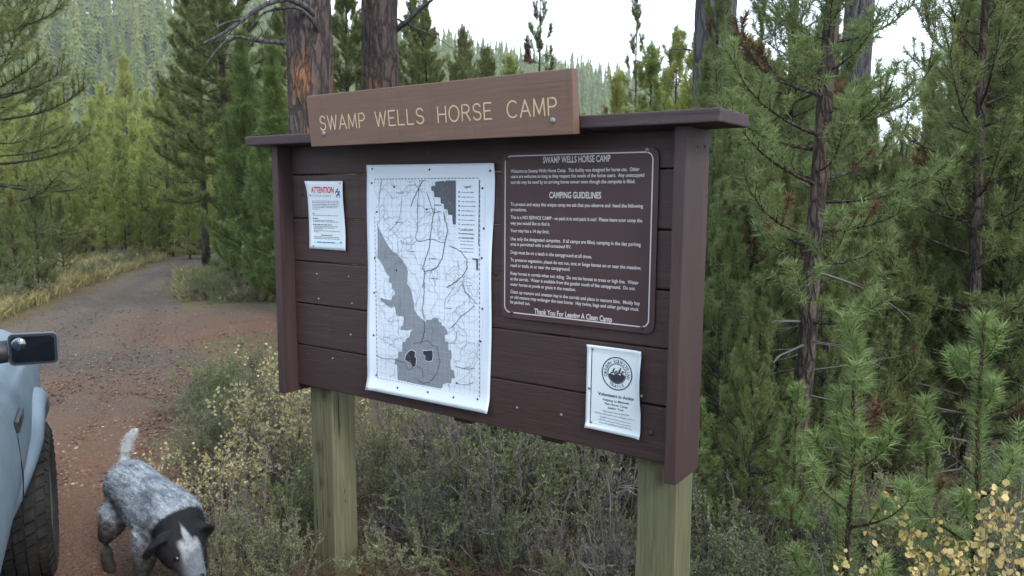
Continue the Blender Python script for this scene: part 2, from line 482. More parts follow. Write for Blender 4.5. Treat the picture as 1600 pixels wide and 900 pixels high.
g2 = lambda *pts: [on_z(*p)[:2] for p in pts]
ribbon_ground('dirt_road', M['road'],
    [(-6, -9)] + [(-7.2, -2.5)] + g2((0, 500), (120, 452), (240, 414), (300, 395), (338, 385), (400, 378)),
    [(3.5, -9)] + [(1.0, -2.2)] + g2((330, 760), (345, 640), (350, 540), (300, 474), (312, 425), (356, 397), (420, 388)), 11, .016,
    label='grey brown dirt road bending away into the pines')
ribbon_ground('red_cinder_path', M['cinder'],
    [(-3.9, 1.6)] + g2((270, 482), (330, 474), (440, 476)) + [(-3.2, 10)],
    [(-2.9, 1.9)] + g2((290, 540), (350, 528), (430, 522)) + [(-1.0, 7.5)], 23, .022,
    label='red cinder side path leading right behind the notice board')
ribbon_ground('cinder_apron', M['cinder'],
    [(-4.2, .9), (-2.3, -.6), (-1.9, -2.2), (-2.0, -5)],
    [(-2.6, 1.5), (-.7, .1), (.9, -.15), (3.6, -1.0)], 37, .026,
    label='reddish cinder apron where the dog walks beside the road')

# hill beyond the road
HA, HB = np.array([-287., 142.]), np.array([-210., 398.])
hd = (HB-HA)/np.linalg.norm(HB-HA); hn = np.array([-hd[1], hd[0]])        # hn points away from the camera
if hn@(HA-CAM[:2]) < 0: hn = -hn
def hill_z(x, y):
    rx, ry = x-HA[0], y-HA[1]
    s = rx*hd[0]+ry*hd[1]; t = rx*hn[0]+ry*hn[1]
    crest = 70 - 16*fade(s, 150, 360) - 40*fade(s, 330, 700) + 4*np.sin(s/37.) + 14*fade(-s, 0, 300)
    prof = fade(t, -205, 25)
    back = 1 - .5*fade(t, 30, 300)
    return crest*prof*back - 1.5
hs = np.linspace(-420, 900, 100); ht = np.linspace(-215, 330, 60)
S_, T_ = np.meshgrid(hs, ht)
HX = HA[0]+S_*hd[0]+T_*hn[0]; HY = HA[1]+S_*hd[1]+T_*hn[1]
HZ = hill_z(HX, HY)
ii = np.arange(HX.size).reshape(HX.shape)
hill = link('hill', mesh('hill', np.stack([HX, HY, HZ], -1),
            np.stack([ii[:-1, :-1], ii[:-1, 1:], ii[1:, 1:], ii[1:, :-1]], -1).reshape(-1, 4), M['hill'], smooth=True))
tag(hill, 'long forested hill rising behind the road', kind='structure')

# ------------------------------------------------------------------ foliage generators
def unit(a): return a/(np.linalg.norm(a, axis=-1, keepdims=True)+1e-12)
def needles(rng, p0, p1, n, nl, nw, ang=(30, 62), tip=.75, up=.12, wts=None):
    d = p1-p0; ln = np.linalg.norm(d, axis=1)
    wt = ln*(wts if wts is not None else 1.0)
    k = rng.choice(len(p0), size=n, p=wt/wt.sum())
    t = rng.random(n)**tip
    P = p0[k]+d[k]*t[:, None]; ax = unit(d[k])
    ref = np.where(np.abs(ax[:, 2:3]) < .9, np.array([[0, 0, 1.]]), np.array([[1., 0, 0]]))
    u = unit(np.cross(ax, ref)); v = np.cross(ax, u)
    ph = rng.random(n)*2*PI; a = np.radians(rng.uniform(*ang, n))
    dr = ax*np.cos(a)[:, None]+(np.cos(ph)[:, None]*u+np.sin(ph)[:, None]*v)*np.sin(a)[:, None]
    dr[:, 2] += up; dr = unit(dr)
    side = unit(np.cross(dr, rng.normal(size=(n, 3))))*nw*.5
    L = nl*rng.uniform(.7, 1.15, n)[:, None]
    V = np.empty((n, 3, 3)); V[:, 0] = P-side; V[:, 1] = P+side; V[:, 2] = P+dr*L
    return V.reshape(-1, 3), k

def pine(name, seed, H, R, cb=.15, tr=.05, whorl=.3, nb=5, e_top=55, e_bot=5, upturn=35, droop=0, twig=.28, n_twig=6,
         n=20000, nl=.06, nw=.004, mat='needle_dark', barkm='bark_pine', brown=.08, dead=0, dead_len=.6, sides=8,
         bare=.30, lean=.02, ang=(30, 62), shape=.85, leader=.35, trunk_n=1.0, ragged=.25, clumpy=.0, limb_r=.012, tuft=(.8, 1.35)):
    """returns (trunk mesh, crown mesh): tapered wobbling stem, whorled limbs, twigs, and needles set along the twigs"""
    rng = np.random.default_rng(seed); rd = random.Random(seed)
    nz = 14
    zs = np.linspace(0, H, nz)
    wob = np.cumsum(rng.normal(0, lean*H/nz, (nz, 2)), axis=0); wob -= wob[0]
    axis_p = np.column_stack([wob, zs])
    def stem(z): return np.array([np.interp(z, zs, axis_p[:, 0]), np.interp(z, zs, axis_p[:, 1]), z])
    rz = lambda z: tr*(1-(z/H))**.8*.95+.004+tr*.25*math.exp(-z/(.06*H))
    mb = MB(); mb.tube(axis_p, [rz(z) for z in zs], sides)
    p0, p1, wts, isb = [], [], [], []
    def limb(base, az, el, L, up, r0, nseg=5, live=True):
        pts = [base]; a = az
        for i in range(nseg):
            t = (i+1)/nseg
            e = rad(el-droop*math.sin(PI*t)*1.0+up*t*t)
            a += rd.gauss(0, .10)
            pts.append(pts[-1]+L/nseg*np.array([math.cos(a)*math.cos(e), math.sin(a)*math.cos(e), math.sin(e)]))
        mb.tube(pts, np.linspace(r0, r0*.25, nseg+1), 4 if r0 > .006 else 3, 0 if live else 1, False)
        return pts, a
    z = H*cb
    while z < H*.985:
        t = (z-H*cb)/(H*(1-cb))
        L0 = R*((1-t)**shape)*(.65+.35*min(1, t/.12))+.05*R
        k = max(3, int(round(nb+rd.uniform(-1, 1)))); a0 = rd.random()*6.28
        for j in range(k):
            L = L0*rd.uniform(1-ragged, 1+ragged*.7)
            if clumpy and rd.random() < clumpy: continue
            el = e_bot+(e_top-e_bot)*t**1.3+rd.uniform(-9, 9)
            pts, a = limb(stem(z+rd.uniform(-.3, .3)*whorl), a0+j*6.283/k+rd.uniform(-.25, .25), el, L, upturn*rd.uniform(.6, 1.2), max(.003, limb_r*L+.002))
            br = rd.random() < brown*(1.3-t)
            P = np.array(pts); m_ = len(P)-1
            for i in range(m_):
                f = (i+.5)/m_
                if f > bare: p0.append(P[i]); p1.append(P[i+1]); wts.append(.7+.6*f); isb.append(br)
            ns = max(2, int(round(n_twig*(.4+.8*L/R))))
            for q in range(ns):
                f = bare*.8+(1-bare*.8)*(q+rd.random())/ns; f = min(f, .97)
                i = int(f*m_); b = P[i]+(P[i+1]-P[i])*(f*m_-i)
                dirv = unit(P[i+1]-P[i]); az = math.atan2(dirv[1], dirv[0])+rd.choice((-1, 1))*rd.uniform(.5, 1.0)
                el2 = math.asin(max(-1, min(1, dirv[2])))+rad(rd.uniform(-8, 28))
                tl = twig*R*(1-.55*f)*rd.uniform(.6, 1.2)+.02*R
                e1 = b+tl*.5*np.array([math.cos(az)*math.cos(el2), math.sin(az)*math.cos(el2), math.sin(el2)])
                el2 += .25
                e2 = e1+tl*.5*np.array([math.cos(az)*math.cos(el2), math.sin(az)*math.cos(el2), math.sin(el2)])
                mb.tube([b, e2], [max(.0022, .007*L), .0012], 3, 0, False)
                b2 = br or rd.random() < brown*.35*(1.2-t)
                p0 += [b, e1]; p1 += [e1, e2]; wts += [tuft[0], tuft[1]]; isb += [b2, b2]
        z += whorl*(1-.35*t)*rd.uniform(.8, 1.2)
    # leader
    zl = H*(1-leader*.35)
    for i in range(4):
        a_, b_ = zl+(H*1.0-zl)*i/4, zl+(H-zl)*(i+1)/4
        p0.append(stem(a_)); p1.append(stem(b_)); wts.append(trunk_n*1.5); isb.append(False)
    for i in range(dead):
        zz = H*cb*rd.uniform(.12, 1.15); 
        pts, a = limb(stem(zz), rd.random()*6.28, rd.uniform(-25, 20), dead_len*rd.uniform(.4, 1.1), rd.uniform(-30, 20), .008*rd.uniform(.5, 1.2), 6, False)
        for q in range(rd.randint(1, 4)):
            b = pts[rd.randint(2, 5)]; az = a+rd.uniform(-1.2, 1.2); l = dead_len*rd.uniform(.12, .4)
            mb.tube([b, b+l*np.array([math.cos(az), math.sin(az), rd.uniform(-.5, .4)])], [.003, .0012], 3, 1, False)
    p0, p1 = np.array(p0), np.array(p1)
    V, k = needles(rng, p0, p1, n, nl, nw, ang, wts=np.array(wts))
    mi = np.array(isb, int)[k]
    T = np.arange(len(V)).reshape(-1, 3)
    return (mb.me(name+'_trunk', [M[barkm], M['dead_wood']], True), mesh(name+'_crown', V, T, [M[mat], M['needle_brown']], mi), H)

def place_tree(proto, pos, H, rz, label, group, name='pine_tree', cat='tree', tilt=(0, 0)):
    tm, cm, H0 = proto; s = H/H0; pos = (pos[0], pos[1], float(dip(pos[0], pos[1])))
    e = empty(name, pos, rz); e.scale = (s, s, s); e.rotation_euler = (tilt[0], tilt[1], rz)
    link('trunk', tm, e); link('crown', cm, e)
    return tag(e, label, cat, group)

RD = random.Random(77)

# ================================================================== NOTICE BOARD
ZB = 0.805; PH = 0.184; WO = 1.854; TB = 0.038; YF = -0.075; YB = 0.109
kiosk = empty('notice_board', (WO/2, 0, 0))
tag(kiosk, 'dark brown wooden notice board with plank back and narrow roof on two square posts', 'notice board')
KX = WO/2
for i in range(6):
    z0 = ZB+PH*i+.0025; z1 = min(ZB+PH*(i+1)-.0025, 1.842)
    bevel_box('plank', (TB+.001-KX, WO-TB-.001-KX, RD.uniform(-.0012, .0012), .036, z0, z1), M['plank'], kiosk, .0045, 2, 10, .0015)
for s in (0, 1):
    x0 = 0 if s == 0 else WO-TB
    bevel_box('end_board', (x0-KX, x0+TB-KX, YF, YB, ZB-.03, 1.844), M['board_end'], kiosk, .004, 2, 8, .001)
bevel_box('roof', (-.115-KX, 1.967-KX, -.122, .122, 1.846, 1.884), M['roof'], kiosk, .005, 2, 12, .003)
for x0 in (.070, 1.673):
    bevel_box('post', (x0-KX, x0+.141-KX, .0385, .179, -.35, 1.82), M['post'], kiosk, .008, 3, 10, .003)
for x0 in (.90, 1.30):
    bevel_box('batten', (x0-KX, x0+.089-KX, .038, .076, ZB-.024, 1.80), M['plank'], kiosk, .003, 1)
def kp(px, py, y=0.0):                      # a spot on the board, in the board's own coordinates
    p = on_y(px, py, y); return (p[0]-KX, y, p[2])
for px, py, r, mt in ((672, 237, .007, 'steel_dark'), (808, 637, .0050, 'steel'), (877, 648, .0050, 'steel'), (1017, 677, .009, 'board_end'),
                  (495, 428, .0048, 'steel'), (498, 467, .0045, 'steel'), (545, 432, .003, 'steel'), (550, 474, .0042, 'steel'),
                  (548, 523, .0048, 'steel'), (520, 560, .0046, 'steel'), (483, 553, .003, 'steel_dark'), (516, 516, .0035, 'steel_dark'),
                  (473, 304, .006, 'hole'), (541, 561, .003, 'steel_dark')):
    p = kp(px, py, -.001); dome_screw('nail' if r < .006 else 'screw', p, r, M[mt], kiosk, h=.004)
# bolts in the right end board's outer face
for px, py in ((1101, 229), (1090, 229), (1104, 305), (1085, 700), (1075, 600), (1082, 530)):
    d = ray(px, py); t = (WO-CAM[0])/d[0]; p = CAM+d*t
    V, F = tube([(p[0]-.002-KX, p[1], p[2]), (p[0]+.0015-KX, p[1], p[2])], .0055 if py == 229 and px > 1095 else .0035, 8)
    link('bolt_hole', mesh('bolt_hole', V, F, M['hole'] if py < 300 else M['steel_dark']), kiosk)

# ---------------- printing helpers: everything is laid out as (x, z) on a sheet and set just proud of it
def strip2d(pts, w, closed=False):
    P = np.asarray(pts, float); n = len(P)
    if closed: T = np.roll(P, -1, 0)-np.roll(P, 1, 0)
    else: T = np.gradient(P, axis=0)
    T = unit(T); N = np.column_stack([-T[:, 1], T[:, 0]])*w*.5
    V = np.concatenate([P+N, P-N]); F = []
    for i in range(n if closed else n-1):
        j = (i+1) % n; F.append((i, j, n+j, n+i))
    return V, F
class Print:
    """flat ink on a sheet"""
    def __init__(s): s.V = []; s.F = []; s.mi = []; s.n = 0
    def add(s, V2, F, y, mi=0):
        V2 = np.asarray(V2, float)
        s.V.append(np.column_stack([V2[:, 0], np.full(len(V2), y), V2[:, 1]]))
        for f in F: s.F.append(tuple(int(i)+s.n for i in f)); s.mi.append(mi)
        s.n += len(V2)
    def poly(s, pts, y, mi=0): s.add(pts, [tuple(range(len(pts)))], y, mi)
    def line(s, pts, w, y, mi=0, closed=False): s.add(*strip2d(pts, w, closed), y, mi)
    def rect(s, x0, x1, z0, z1, y, mi=0): s.add([(x0, z0), (x1, z0), (x1, z1), (x0, z1)], [(0, 1, 2, 3)], y, mi)
    def disc(s, x, z, r, y, mi=0, n=10): s.poly([(x+r*math.cos(2*PI*i/n), z+r*math.sin(2*PI*i/n)) for i in range(n)], y, mi)
    def ring(s, x, z, r, w, y, mi=0, n=48): s.line([(x+r*math.cos(2*PI*i/n), z+r*math.sin(2*PI*i/n)) for i in range(n)], w, y, mi, True)
    def obj(s, name, mats, parent):
        me = mesh(name, np.concatenate(s.V), s.F, mats, s.mi)
        bm = bmesh.new(); bm.from_mesh(me)
        bmesh.ops.triangulate(bm, faces=[f for f in bm.faces if len(f.verts) > 4]); bm.to_mesh(me); bm.free()
        return link(name, me, parent)
_tc = {}
def text2d(s, bold=0.0):
    """outline of a line of type as flat triangles, cap height about 0.73"""
    if (s, bold) in _tc: return _tc[(s, bold)]
    cu = bpy.data.curves.new('type', 'FONT'); cu.body = s; cu.size = 1.0; cu.offset = bold; cu.resolution_u = 3
    o = bpy.data.objects.new('type', cu); COL.objects.link(o)
    dg = bpy.context.evaluated_depsgraph_get(); me = o.evaluated_get(dg).to_mesh()
    V = np.array([(v.co.x, v.co.y) for v in me.vertices]); F = [tuple(p.vertices) for p in me.polygons]
    o.evaluated_get(dg).to_mesh_clear()
    bpy.data.objects.remove(o); bpy.data.curves.remove(cu)
    _tc[(s, bold)] = (V, F); return V, F
SERIF = set('WAMPELHRNDIGTFYVKUXBilhmnrfkxpdbu1')
def serifs(s, V, h=.05, ext=.055):
    """small slabs at the feet and heads of straight strokes"""
    out = []
    for yl, cap in ((0.0, False), (.73, True)):
        xs = np.sort(V[np.abs(V[:, 1]-yl) < .012, 0])
        if len(xs) < 2: continue
        g = [[xs[0], xs[0]]]
        for x in xs[1:]:
            if x-g[-1][1] < .17: g[-1][1] = x
            else: g.append([x, x])
        for a, b in g:
            if .06 < b-a < .3: out.append((a-ext, b+ext, yl-(h if cap else 0), yl+(0 if cap else h)))
    return out
def put_text(P, s, x, z, cap, width=None, align='l', y=-.002, mi=0, bold=0.0, xs=None, serif=False, rot=None):
    """cap: cap height in metres; width: set the line to that width"""
    V, F = text2d(s, bold)
    if not len(V): return
    V = V.copy(); k = cap/.73
    sl = serifs(s, V) if serif else []
    w0 = V[:, 0].max()-min(0, V[:, 0].min())
    kx = (width/w0) if width else k*(xs or 1.0)
    W = w0*kx
    ox = x-(W/2 if align == 'c' else W if align == 'r' else 0)
    f = lambda q: np.column_stack([ox+q[:, 0]*kx, z+q[:, 1]*k])
    P.add(f(V), F, y, mi)
    for a, b, c, d in sl:
        P.add(f(np.array([(a, c), (b, c), (b, d), (a, d)])), [(0, 1, 2, 3)], y-.00015, mi)
def arc_text(P, s, cx, cz, r, cap, a0, a1, y, mi, bold=0.0, inward=False):
    n = len(s)
    for i, ch in enumerate(s):
        if ch == ' ': continue
        V, F = text2d(ch, bold); k = cap/.73
        V = V-np.array([(V[:, 0].max()+V[:, 0].min())/2, 0])
        a = rad(a0+(a1-a0)*i/(n-1)); V = V*k
        if not inward:      # feet towards the centre
            e_r = np.array([math.cos(a), math.sin(a)]); e_t = np.array([math.sin(a), -math.cos(a)])
            Q = np.array([cx, cz])+e_r*r+V[:, :1]*e_t+V[:, 1:]*e_r
        else:
            e_r = np.array([math.cos(a), math.sin(a)]); e_t = np.array([-math.sin(a), math.cos(a)])
            Q = np.array([cx, cz])+e_r*(r+cap)+V[:, :1]*e_t-V[:, 1:]*e_r
        P.add(Q, F, y, mi)
def greek(P, x0, x1, z, h, y, mi, rd, ragged=True, end=None):
    """a line of print too small to read: word-long dashes"""
    x = x0; xe = end if end else (x1-rd.uniform(0, .12)*(x1-x0) if ragged else x1)
    while x < xe:
        wd = rd.uniform(1.2, 5.0)*h*.9
        P.rect(x, min(x+wd, xe), z, z+h*rd.uniform(.55, .75), y, mi); x += wd+h*.55

def sheet(name, corners, mat, parent, bulge, nx=24, nz=30, edge=lambda u, v: 0.0, thick=.0006, y0=-.0035):
    """a thin sheet between four measured corners TL TR BR BL (x, z); bulge(u, v) lifts it off the board"""
    TL, TR, BR, BL = [np.array(c, float) for c in corners]
    V = []
    for side in (0, 1):
        for j in range(nz+1):
            for i in range(nx+1):
                u, v = i/nx, j/nz
                p = (TL*(1-u)+TR*u)*(1-v)+(BL*(1-u)+BR*u)*v
                du = edge(u, v)
                V.append((p[0]+du, y0-bulge(u, v)+(thick if side else 0), p[1]))
    n1 = (nx+1)*(nz+1); F = []
    g = lambda i, j, s: s*n1+j*(nx+1)+i
    for j in range(nz):
        for i in range(nx):
            F.append((g(i, j, 0), g(i, j+1, 0), g(i+1, j+1, 0), g(i+1, j, 0)))
            F.append((g(i, j, 1), g(i+1, j, 1), g(i+1, j+1, 1), g(i, j+1, 1)))
    for i in range(nx):
        F.append((g(i, 0, 0), g(i+1, 0, 0), g(i+1, 0, 1), g(i, 0, 1))); F.append((g(i, nz, 0), g(i, nz, 1), g(i+1, nz, 1), g(i+1, nz, 0)))
    for j in range(nz):
        F.append((g(0, j, 0), g(0, j, 1), g(0, j+1, 1), g(0, j+1, 0))); F.append((g(nx, j, 0), g(nx, j+1, 0), g(nx, j+1, 1), g(nx, j, 1)))
    return link(name, mesh(name, V, F, mat, smooth=True), parent)
def corners_px(pts): return [(on_y(*p)[0], on_y(*p)[2]) for p in pts]
rimf = lambda u, v, m: max(0, 1-min(u, 1-u)/m, 1-min(v, 1-v)/m)      # 0 inside, up to 1 at the rim

# ---------------- the trail map
mp = empty('map_poster', (0, 0, 0)); tag(mp, 'large white trail map with grey shaded area pinned to the middle of the notice board', 'map')
mc = corners_px(((576, 258), (774, 255), (767, 645), (577, 607)))
def mb_(u, v):
    r = 1-min(u, 1-u)/.09
    b = 0.010*max(0, r)**2*(.5+.5*math.sin(v*9+u*3)) if r > 0 else 0
    if v > .93: b += .016*((v-.93)/.07)**1.5
    if v < .05: b += .004*((.05-v)/.05)
    return b
sheet('map_sheet', mc, M['paper_map'], mp, mb_, 40, 60, edge=lambda u, v: (.004*math.sin(v*11+1) if u > .9 else .003*math.sin(v*8)*(u < .1)))
Pm = Print(); Y1, Y2, Y3, Y4 = -.0042, -.0046, -.0050, -.0054
q6 = lambda pts: [(on_y(400+x/3, 360+z/3)[0], on_y(400+x/3, 360+z/3)[2]) for x, z in pts]
q4 = lambda pts: [(on_y(380+x/3, 80+z/3)[0], on_y(380+x/3, 80+z/3)[2]) for x, z in pts]
jag = lambda P_, a, rd: [(x+rd.uniform(-a, a), z+rd.uniform(-a, a)) for x, z in P_]
rdm = random.Random(5)
grey = q6([(573, 0), (572, -30), (580, -10), (600, 30), (622, 70), (640, 95), (665, 110), (690, 140), (707, 165), (715, 190), (712, 250), (727, 270), (735, 300), (742, 335), (745, 370), (760, 395),
    (778, 412), (800, 430), (802, 418), (828, 418), (830, 410), (858, 410), (860, 428), (872, 430), (874, 445), (888, 450), (900, 470), (903, 485), (888, 490), (890, 520), (904, 522), (905, 560), (918, 562), (920, 600), (914, 605), (916, 650),
    (930, 655), (936, 690), (920, 694), (918, 716), (900, 712), (880, 720), (877, 735), (862, 748), (840, 742), (760, 722), (710, 708), (668, 700), (665, 630), (654, 626), (656, 600), (668, 598), (670, 570), (688, 566), (690, 522), (706, 520), (708, 505), (724, 500), (726, 480), (737, 462), (712, 468), (690, 463), (680, 468),
    (683, 452), (695, 450), (697, 404), (660, 396), (655, 360), (648, 350), (640, 362), (618, 352), (604, 338), (588, 332), (590, 314), (610, 325), (638, 325), (642, 308), (655, 300), (653, 280), (640, 272), (640, 250), (625, 240), (630, 215), (614, 200), (600, 168), (590, 150), (574, 128)])
Pm.poly(grey, Y1, 0)
Pm.poly(q4([(903, 612), (945, 607), (948, 614), (955, 606), (1000, 606), (1000, 812), (987, 812), (984, 790), (984, 768), (964, 766), (962, 742), (946, 740), (944, 716), (930, 714), (928, 686), (900, 684), (898, 656), (886, 654), (884, 634), (904, 630)]), Y2, 1)
Pm.poly(q6([(1008, 75), (1045, 72), (1045, 188), (1036, 186), (1035, 140), (1018, 136), (1016, 118), (1008, 114)]), Y2, 1)
for lk in ([(722, 565), (733, 560), (750, 568), (748, 590), (756, 600), (752, 632), (738, 640), (730, 622), (712, 612), (702, 606), (706, 585)], [(788, 562), (812, 564), (830, 560), (833, 585), (829, 610), (808, 612), (797, 606), (796, 588), (786, 575)]):
    Pm.line(q6([((x-cx_)*1.04+cx_, (z-cz_)*1.04+cz_) for cx_, cz_ in [np.mean(lk, 0)] for x, z in lk]), .0028, Y2, 5, True)
    Pm.poly(q6(lk), Y3, 2)
# frame of the mapped area
fx0, fz1 = q4([(618, 600)])[0]; fx1 = q4([(1112, 605)])[0][0]; fz0 = q6([(572, 690)])[0][1]
inleg = lambda x, z: (x > q4([(1000, 605)])[0][0] and z > q4([(1000, 975)])[0][1])
for k in range(46):
    a = fz0+(fz1-fz0)*k/46; b = a+(fz1-fz0)/46*.6
    for x in (fx0, fx1): Pm.rect(x-.0018, x+.0018, a, b, Y3, 3)
for k in range(32):
    a = fx0+(fx1-fx0)*k/32; b = a+(fx1-fx0)/32*.6
    for z in (fz0, fz1): Pm.rect(a, b, z-.0018, z+.0018, Y3, 3)
for k in range(1, 22):
    x = fx0+(fx1-fx0)*k/22
    Pm.rect(x-.0003, x+.0003, fz0, fz1 if not inleg(x, fz1) else q4([(1000, 980)])[0][1], Y1-.0001, 4)
for k in range(1, 32):
    z = fz0+(fz1-fz0)*k/32
    Pm.rect(fx0, fx1 if not inleg(fx1, z) else q4([(1000, 605)])[0][0], z-.0003, z+.0003, Y1-.00014, 4)
def road_walk(x, z, a, n, step, w, mi, y):
    pts = []
    for _ in range(n):
        if not (fx0+.004 < x < fx1-.004 and fz0+.004 < z < fz1-.004) or inleg(x, z): break
        pts.append((x, z)); a += rdm.gauss(0, .42); x += step*math.cos(a); z += step*math.sin(a)
    if len(pts) > 3: Pm.line(pts, w, y, mi)
for k in range(185):
    x, z = rdm.uniform(fx0, fx1), rdm.uniform(fz0, fz1)
    road_walk(x, z, rdm.choice((1.57, -1.57, .3, 2.6, 1.2, 1.9)), rdm.randint(8, 34), .0062, rdm.choice((.0008, .0009, .0012)), 3, Y3-.0001*(k % 3))
for pts in ([(1050-400+0, -20)], ):
    pass
z5 = lambda pts: [(on_y(570+x/4.5, 250+z/4.5)[0], on_y(570+x/4.5, 250+z/4.5)[2]) for x, z in pts]
z8 = lambda pts: [(on_y(570+x/4.286, 440+z/4.286)[0], on_y(570+x/4.286, 440+z/4.286)[2]) for x, z in pts]
def rough(pts, n=7, amp=.0016):
    out = []
    for (a, b), (c, d) in zip(pts[:-1], pts[1:]):
        for i in range(n):
            t = i/n; out.append((a+(c-a)*t+rdm.uniform(-amp, amp), b+(d-b)*t+rdm.uniform(-amp, amp)))
    return out+[pts[-1]]
for pts, wd in ((z5([(410, 150), (385, 200), (350, 270), (330, 325)]), .0026), (z5([(500, 345), (485, 400), (470, 520), (460, 620), (430, 700), (415, 760), (430, 785), (415, 900)]), .0026),
                (z5([(385, 205), (375, 350), (380, 480), (360, 545), (385, 575), (470, 555), (560, 580)]), .0019), (z5([(560, 370), (590, 500), (570, 580), (550, 690), (510, 760), (440, 780)]), .0026),
                (z5([(600, 600), (680, 640), (725, 700), (725, 760), (690, 820), (640, 860), (580, 895)]), .0026), (z5([(440, 230), (465, 300), (490, 370), (540, 360)]), .0019), (z5([(125, 140), (110, 230), (105, 300)]), .0018),
                (z5([(270, 290), (250, 420), (180, 500)]), .0014), (z8([(405, 0), (400, 120), (390, 180), (402, 255), (410, 320), (380, 420)]), .0022), (z8([(80, 490), (130, 515), (190, 515), (270, 540)]), .0019),
                (z8([(275, 545), (300, 590), (345, 560), (390, 580), (395, 640)]), .0014), (z8([(490, 430), (510, 540), (485, 620), (440, 670), (400, 680), (330, 640)]), .0016), (z8([(580, 310), (650, 235), (740, 160)]), .0019),
                (z8([(610, 565), (690, 585), (745, 580)]), .0014), (z8([(620, 680), (690, 690), (735, 670)]), .0014), (z8([(660, 0), (680, 70), (760, 150)]), .0019), (z8([(330, 415), (425, 395), (480, 440)]), .0013), (z8([(600, 40), (545, 120), (540, 160)]), .0014)):
    Pm.line(rough(pts), wd, Y4, 2)
for a_ in (z5([(240, 440)]), z5([(330, 645)]), z5([(520, 320)]), z5([(480, 695)]), z5([(495, 835)]), z8([(130, 120)]), z5([(250, 235)]), z5([(410, 150)]), z8([(560, 180)]), z5([(180, 660)])):
    greek(Pm, a_[0][0]-.016, a_[0][0]+.02, a_[0][1], .0052, Y4, 3, rdm, False)
lx0, lz1 = q4([(1003, 612)])[0]; lx1 = fx1-.004; lz0 = q4([(1003, 965)])[0][1]
Pm.rect(lx0, lx1, lz0, lz1, Y3+.0003, 5)
put_text(Pm, 'Legend', (lx0+lx1)/2, lz1-.022, .010, .033, 'c', Y4, 2, .01)
for k in range(11):
    z = lz1-.040-.0165*k
    Pm.rect(lx0+.010, lx0+.016, z, z+.0055, Y4, 2 if k < 6 else 3)
    greek(Pm, lx0+.024, lx1-.014, z, .0048, Y4, 3, rdm)
for k in range(7):
    z = lz0+.020+.013*k; greek(Pm, lx0+.018, lx1-.02, z, .0042, Y4, 3, rdm)
Pm.line(z5([(852, 150), (848, 560)]), .0009, Y1, 4); Pm.line(z5([(812, 140), (806, 600)]), .0025, Y4, 2)
Pm.line(z8([(800, 100), (770, 880)]), .0007, Y1, 4)
Pm.obj('map_print', [M['map_grey'], M['map_dark'], M['ink'], M['ink_line'], M['ink_grid'], M['paper_map']], mp)
for px, py in ((584, 264), (673, 265), (768, 267), (583, 286), (755, 294), (590, 331), (757, 357), (587, 403), (754, 403), (586, 457), (755, 482), (586, 523), (752, 533), (590, 585), (624, 605), (671, 612), (711, 620), (748, 623), (621, 422), (617, 292), (668, 327), (715, 598)):
    p = on_y(px, py); v = (mc[0][1]-p[2])/(mc[0][1]-mc[3][1]); u = (p[0]-mc[0][0])/(mc[1][0]-mc[0][0])
    dome_screw('pin', (p[0], -.0046-mb_(min(max(u, 0), 1), min(max(v, 0), 1)), p[2]), .0043, M['steel_dark'], mp)

# ---------------- attention sheet
atp = empty('attention_notice', (0, 0, 0)); tag(atp, 'small laminated white notice headed ATTENTION in red on the left of the notice board', 'notice')
ac = corners_px(((482, 283), (538, 283), (543, 392), (487, 388)))
def ab(u, v): return .010*max(0, 1-(u+v)/.25)**2+.006*max(0, (u-.9)/.1)*(.6+.4*math.sin(v*7))+.006*max(0, (.08-u)/.08)+.003
sheet('notice_sheet', ac, M['paper'], atp, ab, 16, 20, edge=lambda u, v: .006*(u < .3)*(1-u/.3)*math.sin(v*3.1)+0)
Pa = Print(); ax0, ax1 = ac[0][0]+.022, ac[1][0]-.020; az1 = ac[0][1]; ya = -.0072
zA = lambda x, z: (on_y(470+x/6.92, 270+z/6.92)[0], on_y(470+x/6.92, 270+z/6.92)[2])
(a0, at_), (a1, ab_) = zA(124, 150), zA(372, 218)
put_text(Pa, 'ATTENTION', a0, ab_, at_-ab_, a1-a0, 'l', ya, 0, .03)
(b0, bt), (b1, bb) = zA(130, 236), zA(340, 262)
put_text(Pa, 'STOCK USERS', b0, bb, bt-bb, b1-b0, 'l', ya, 2, .0)
for (x, z), s in ((zA(405, 205), .010), (zA(422, 240), .013)):            # small dark horse emblem: neck and head, body, legs
    Pa.poly([(x-s, z), (x-.3*s, z+.4*s), (x-.1*s, z+1.1*s), (x+.35*s, z+1.35*s), (x+.9*s, z+.8*s), (x+.7*s, z+.6*s), (x+.35*s, z+.75*s), (x+.5*s, z), (x+.7*s, z-.9*s), (x+.45*s, z-.9*s), (x+.2*s, z-.2*s), (x-.5*s, z-.2*s), (x-.7*s, z-.9*s), (x-.95*s, z-.9*s)], ya-.0002*(s > .011), 1)
rda = random.Random(8)
for row in (300, 318, 336, 352, 368, 386): 
    x0, z = zA(132, row+8); greek(Pa, x0, zA(430, row)[0], z, .0048, ya, 2, rda, True, zA(215, row)[0] if row == 386 else None)
for row, e, b in ((438, 160, 1), (455, 410, 0), (490, 200, 1), (508, 360, 0), (522, 425, 0), (555, 350, 1), (573, 415, 0), (588, 380, 0), (602, 250, 0), (620, 435, 0), (634, 210, 0), (670, 355, 1), (686, 425, 0), (702, 435, 0)):
    x0, z = zA(136 if row < 560 else (232 if row == 670 else 155), row+6); greek(Pa, x0, 9, z, .0055 if b else .0045, ya, 3 if b else 2, rda, False, zA(e, row)[0])
(c0, ct), (c1, cb_) = zA(155, 735), zA(440, 770)
Pa.rect(c0, c1, cb_, ct, ya+.0001, 4); greek(Pa, c0+.022, c1-.02, (ct+cb_)/2-.002, .006, ya-.0003, 1, rda)
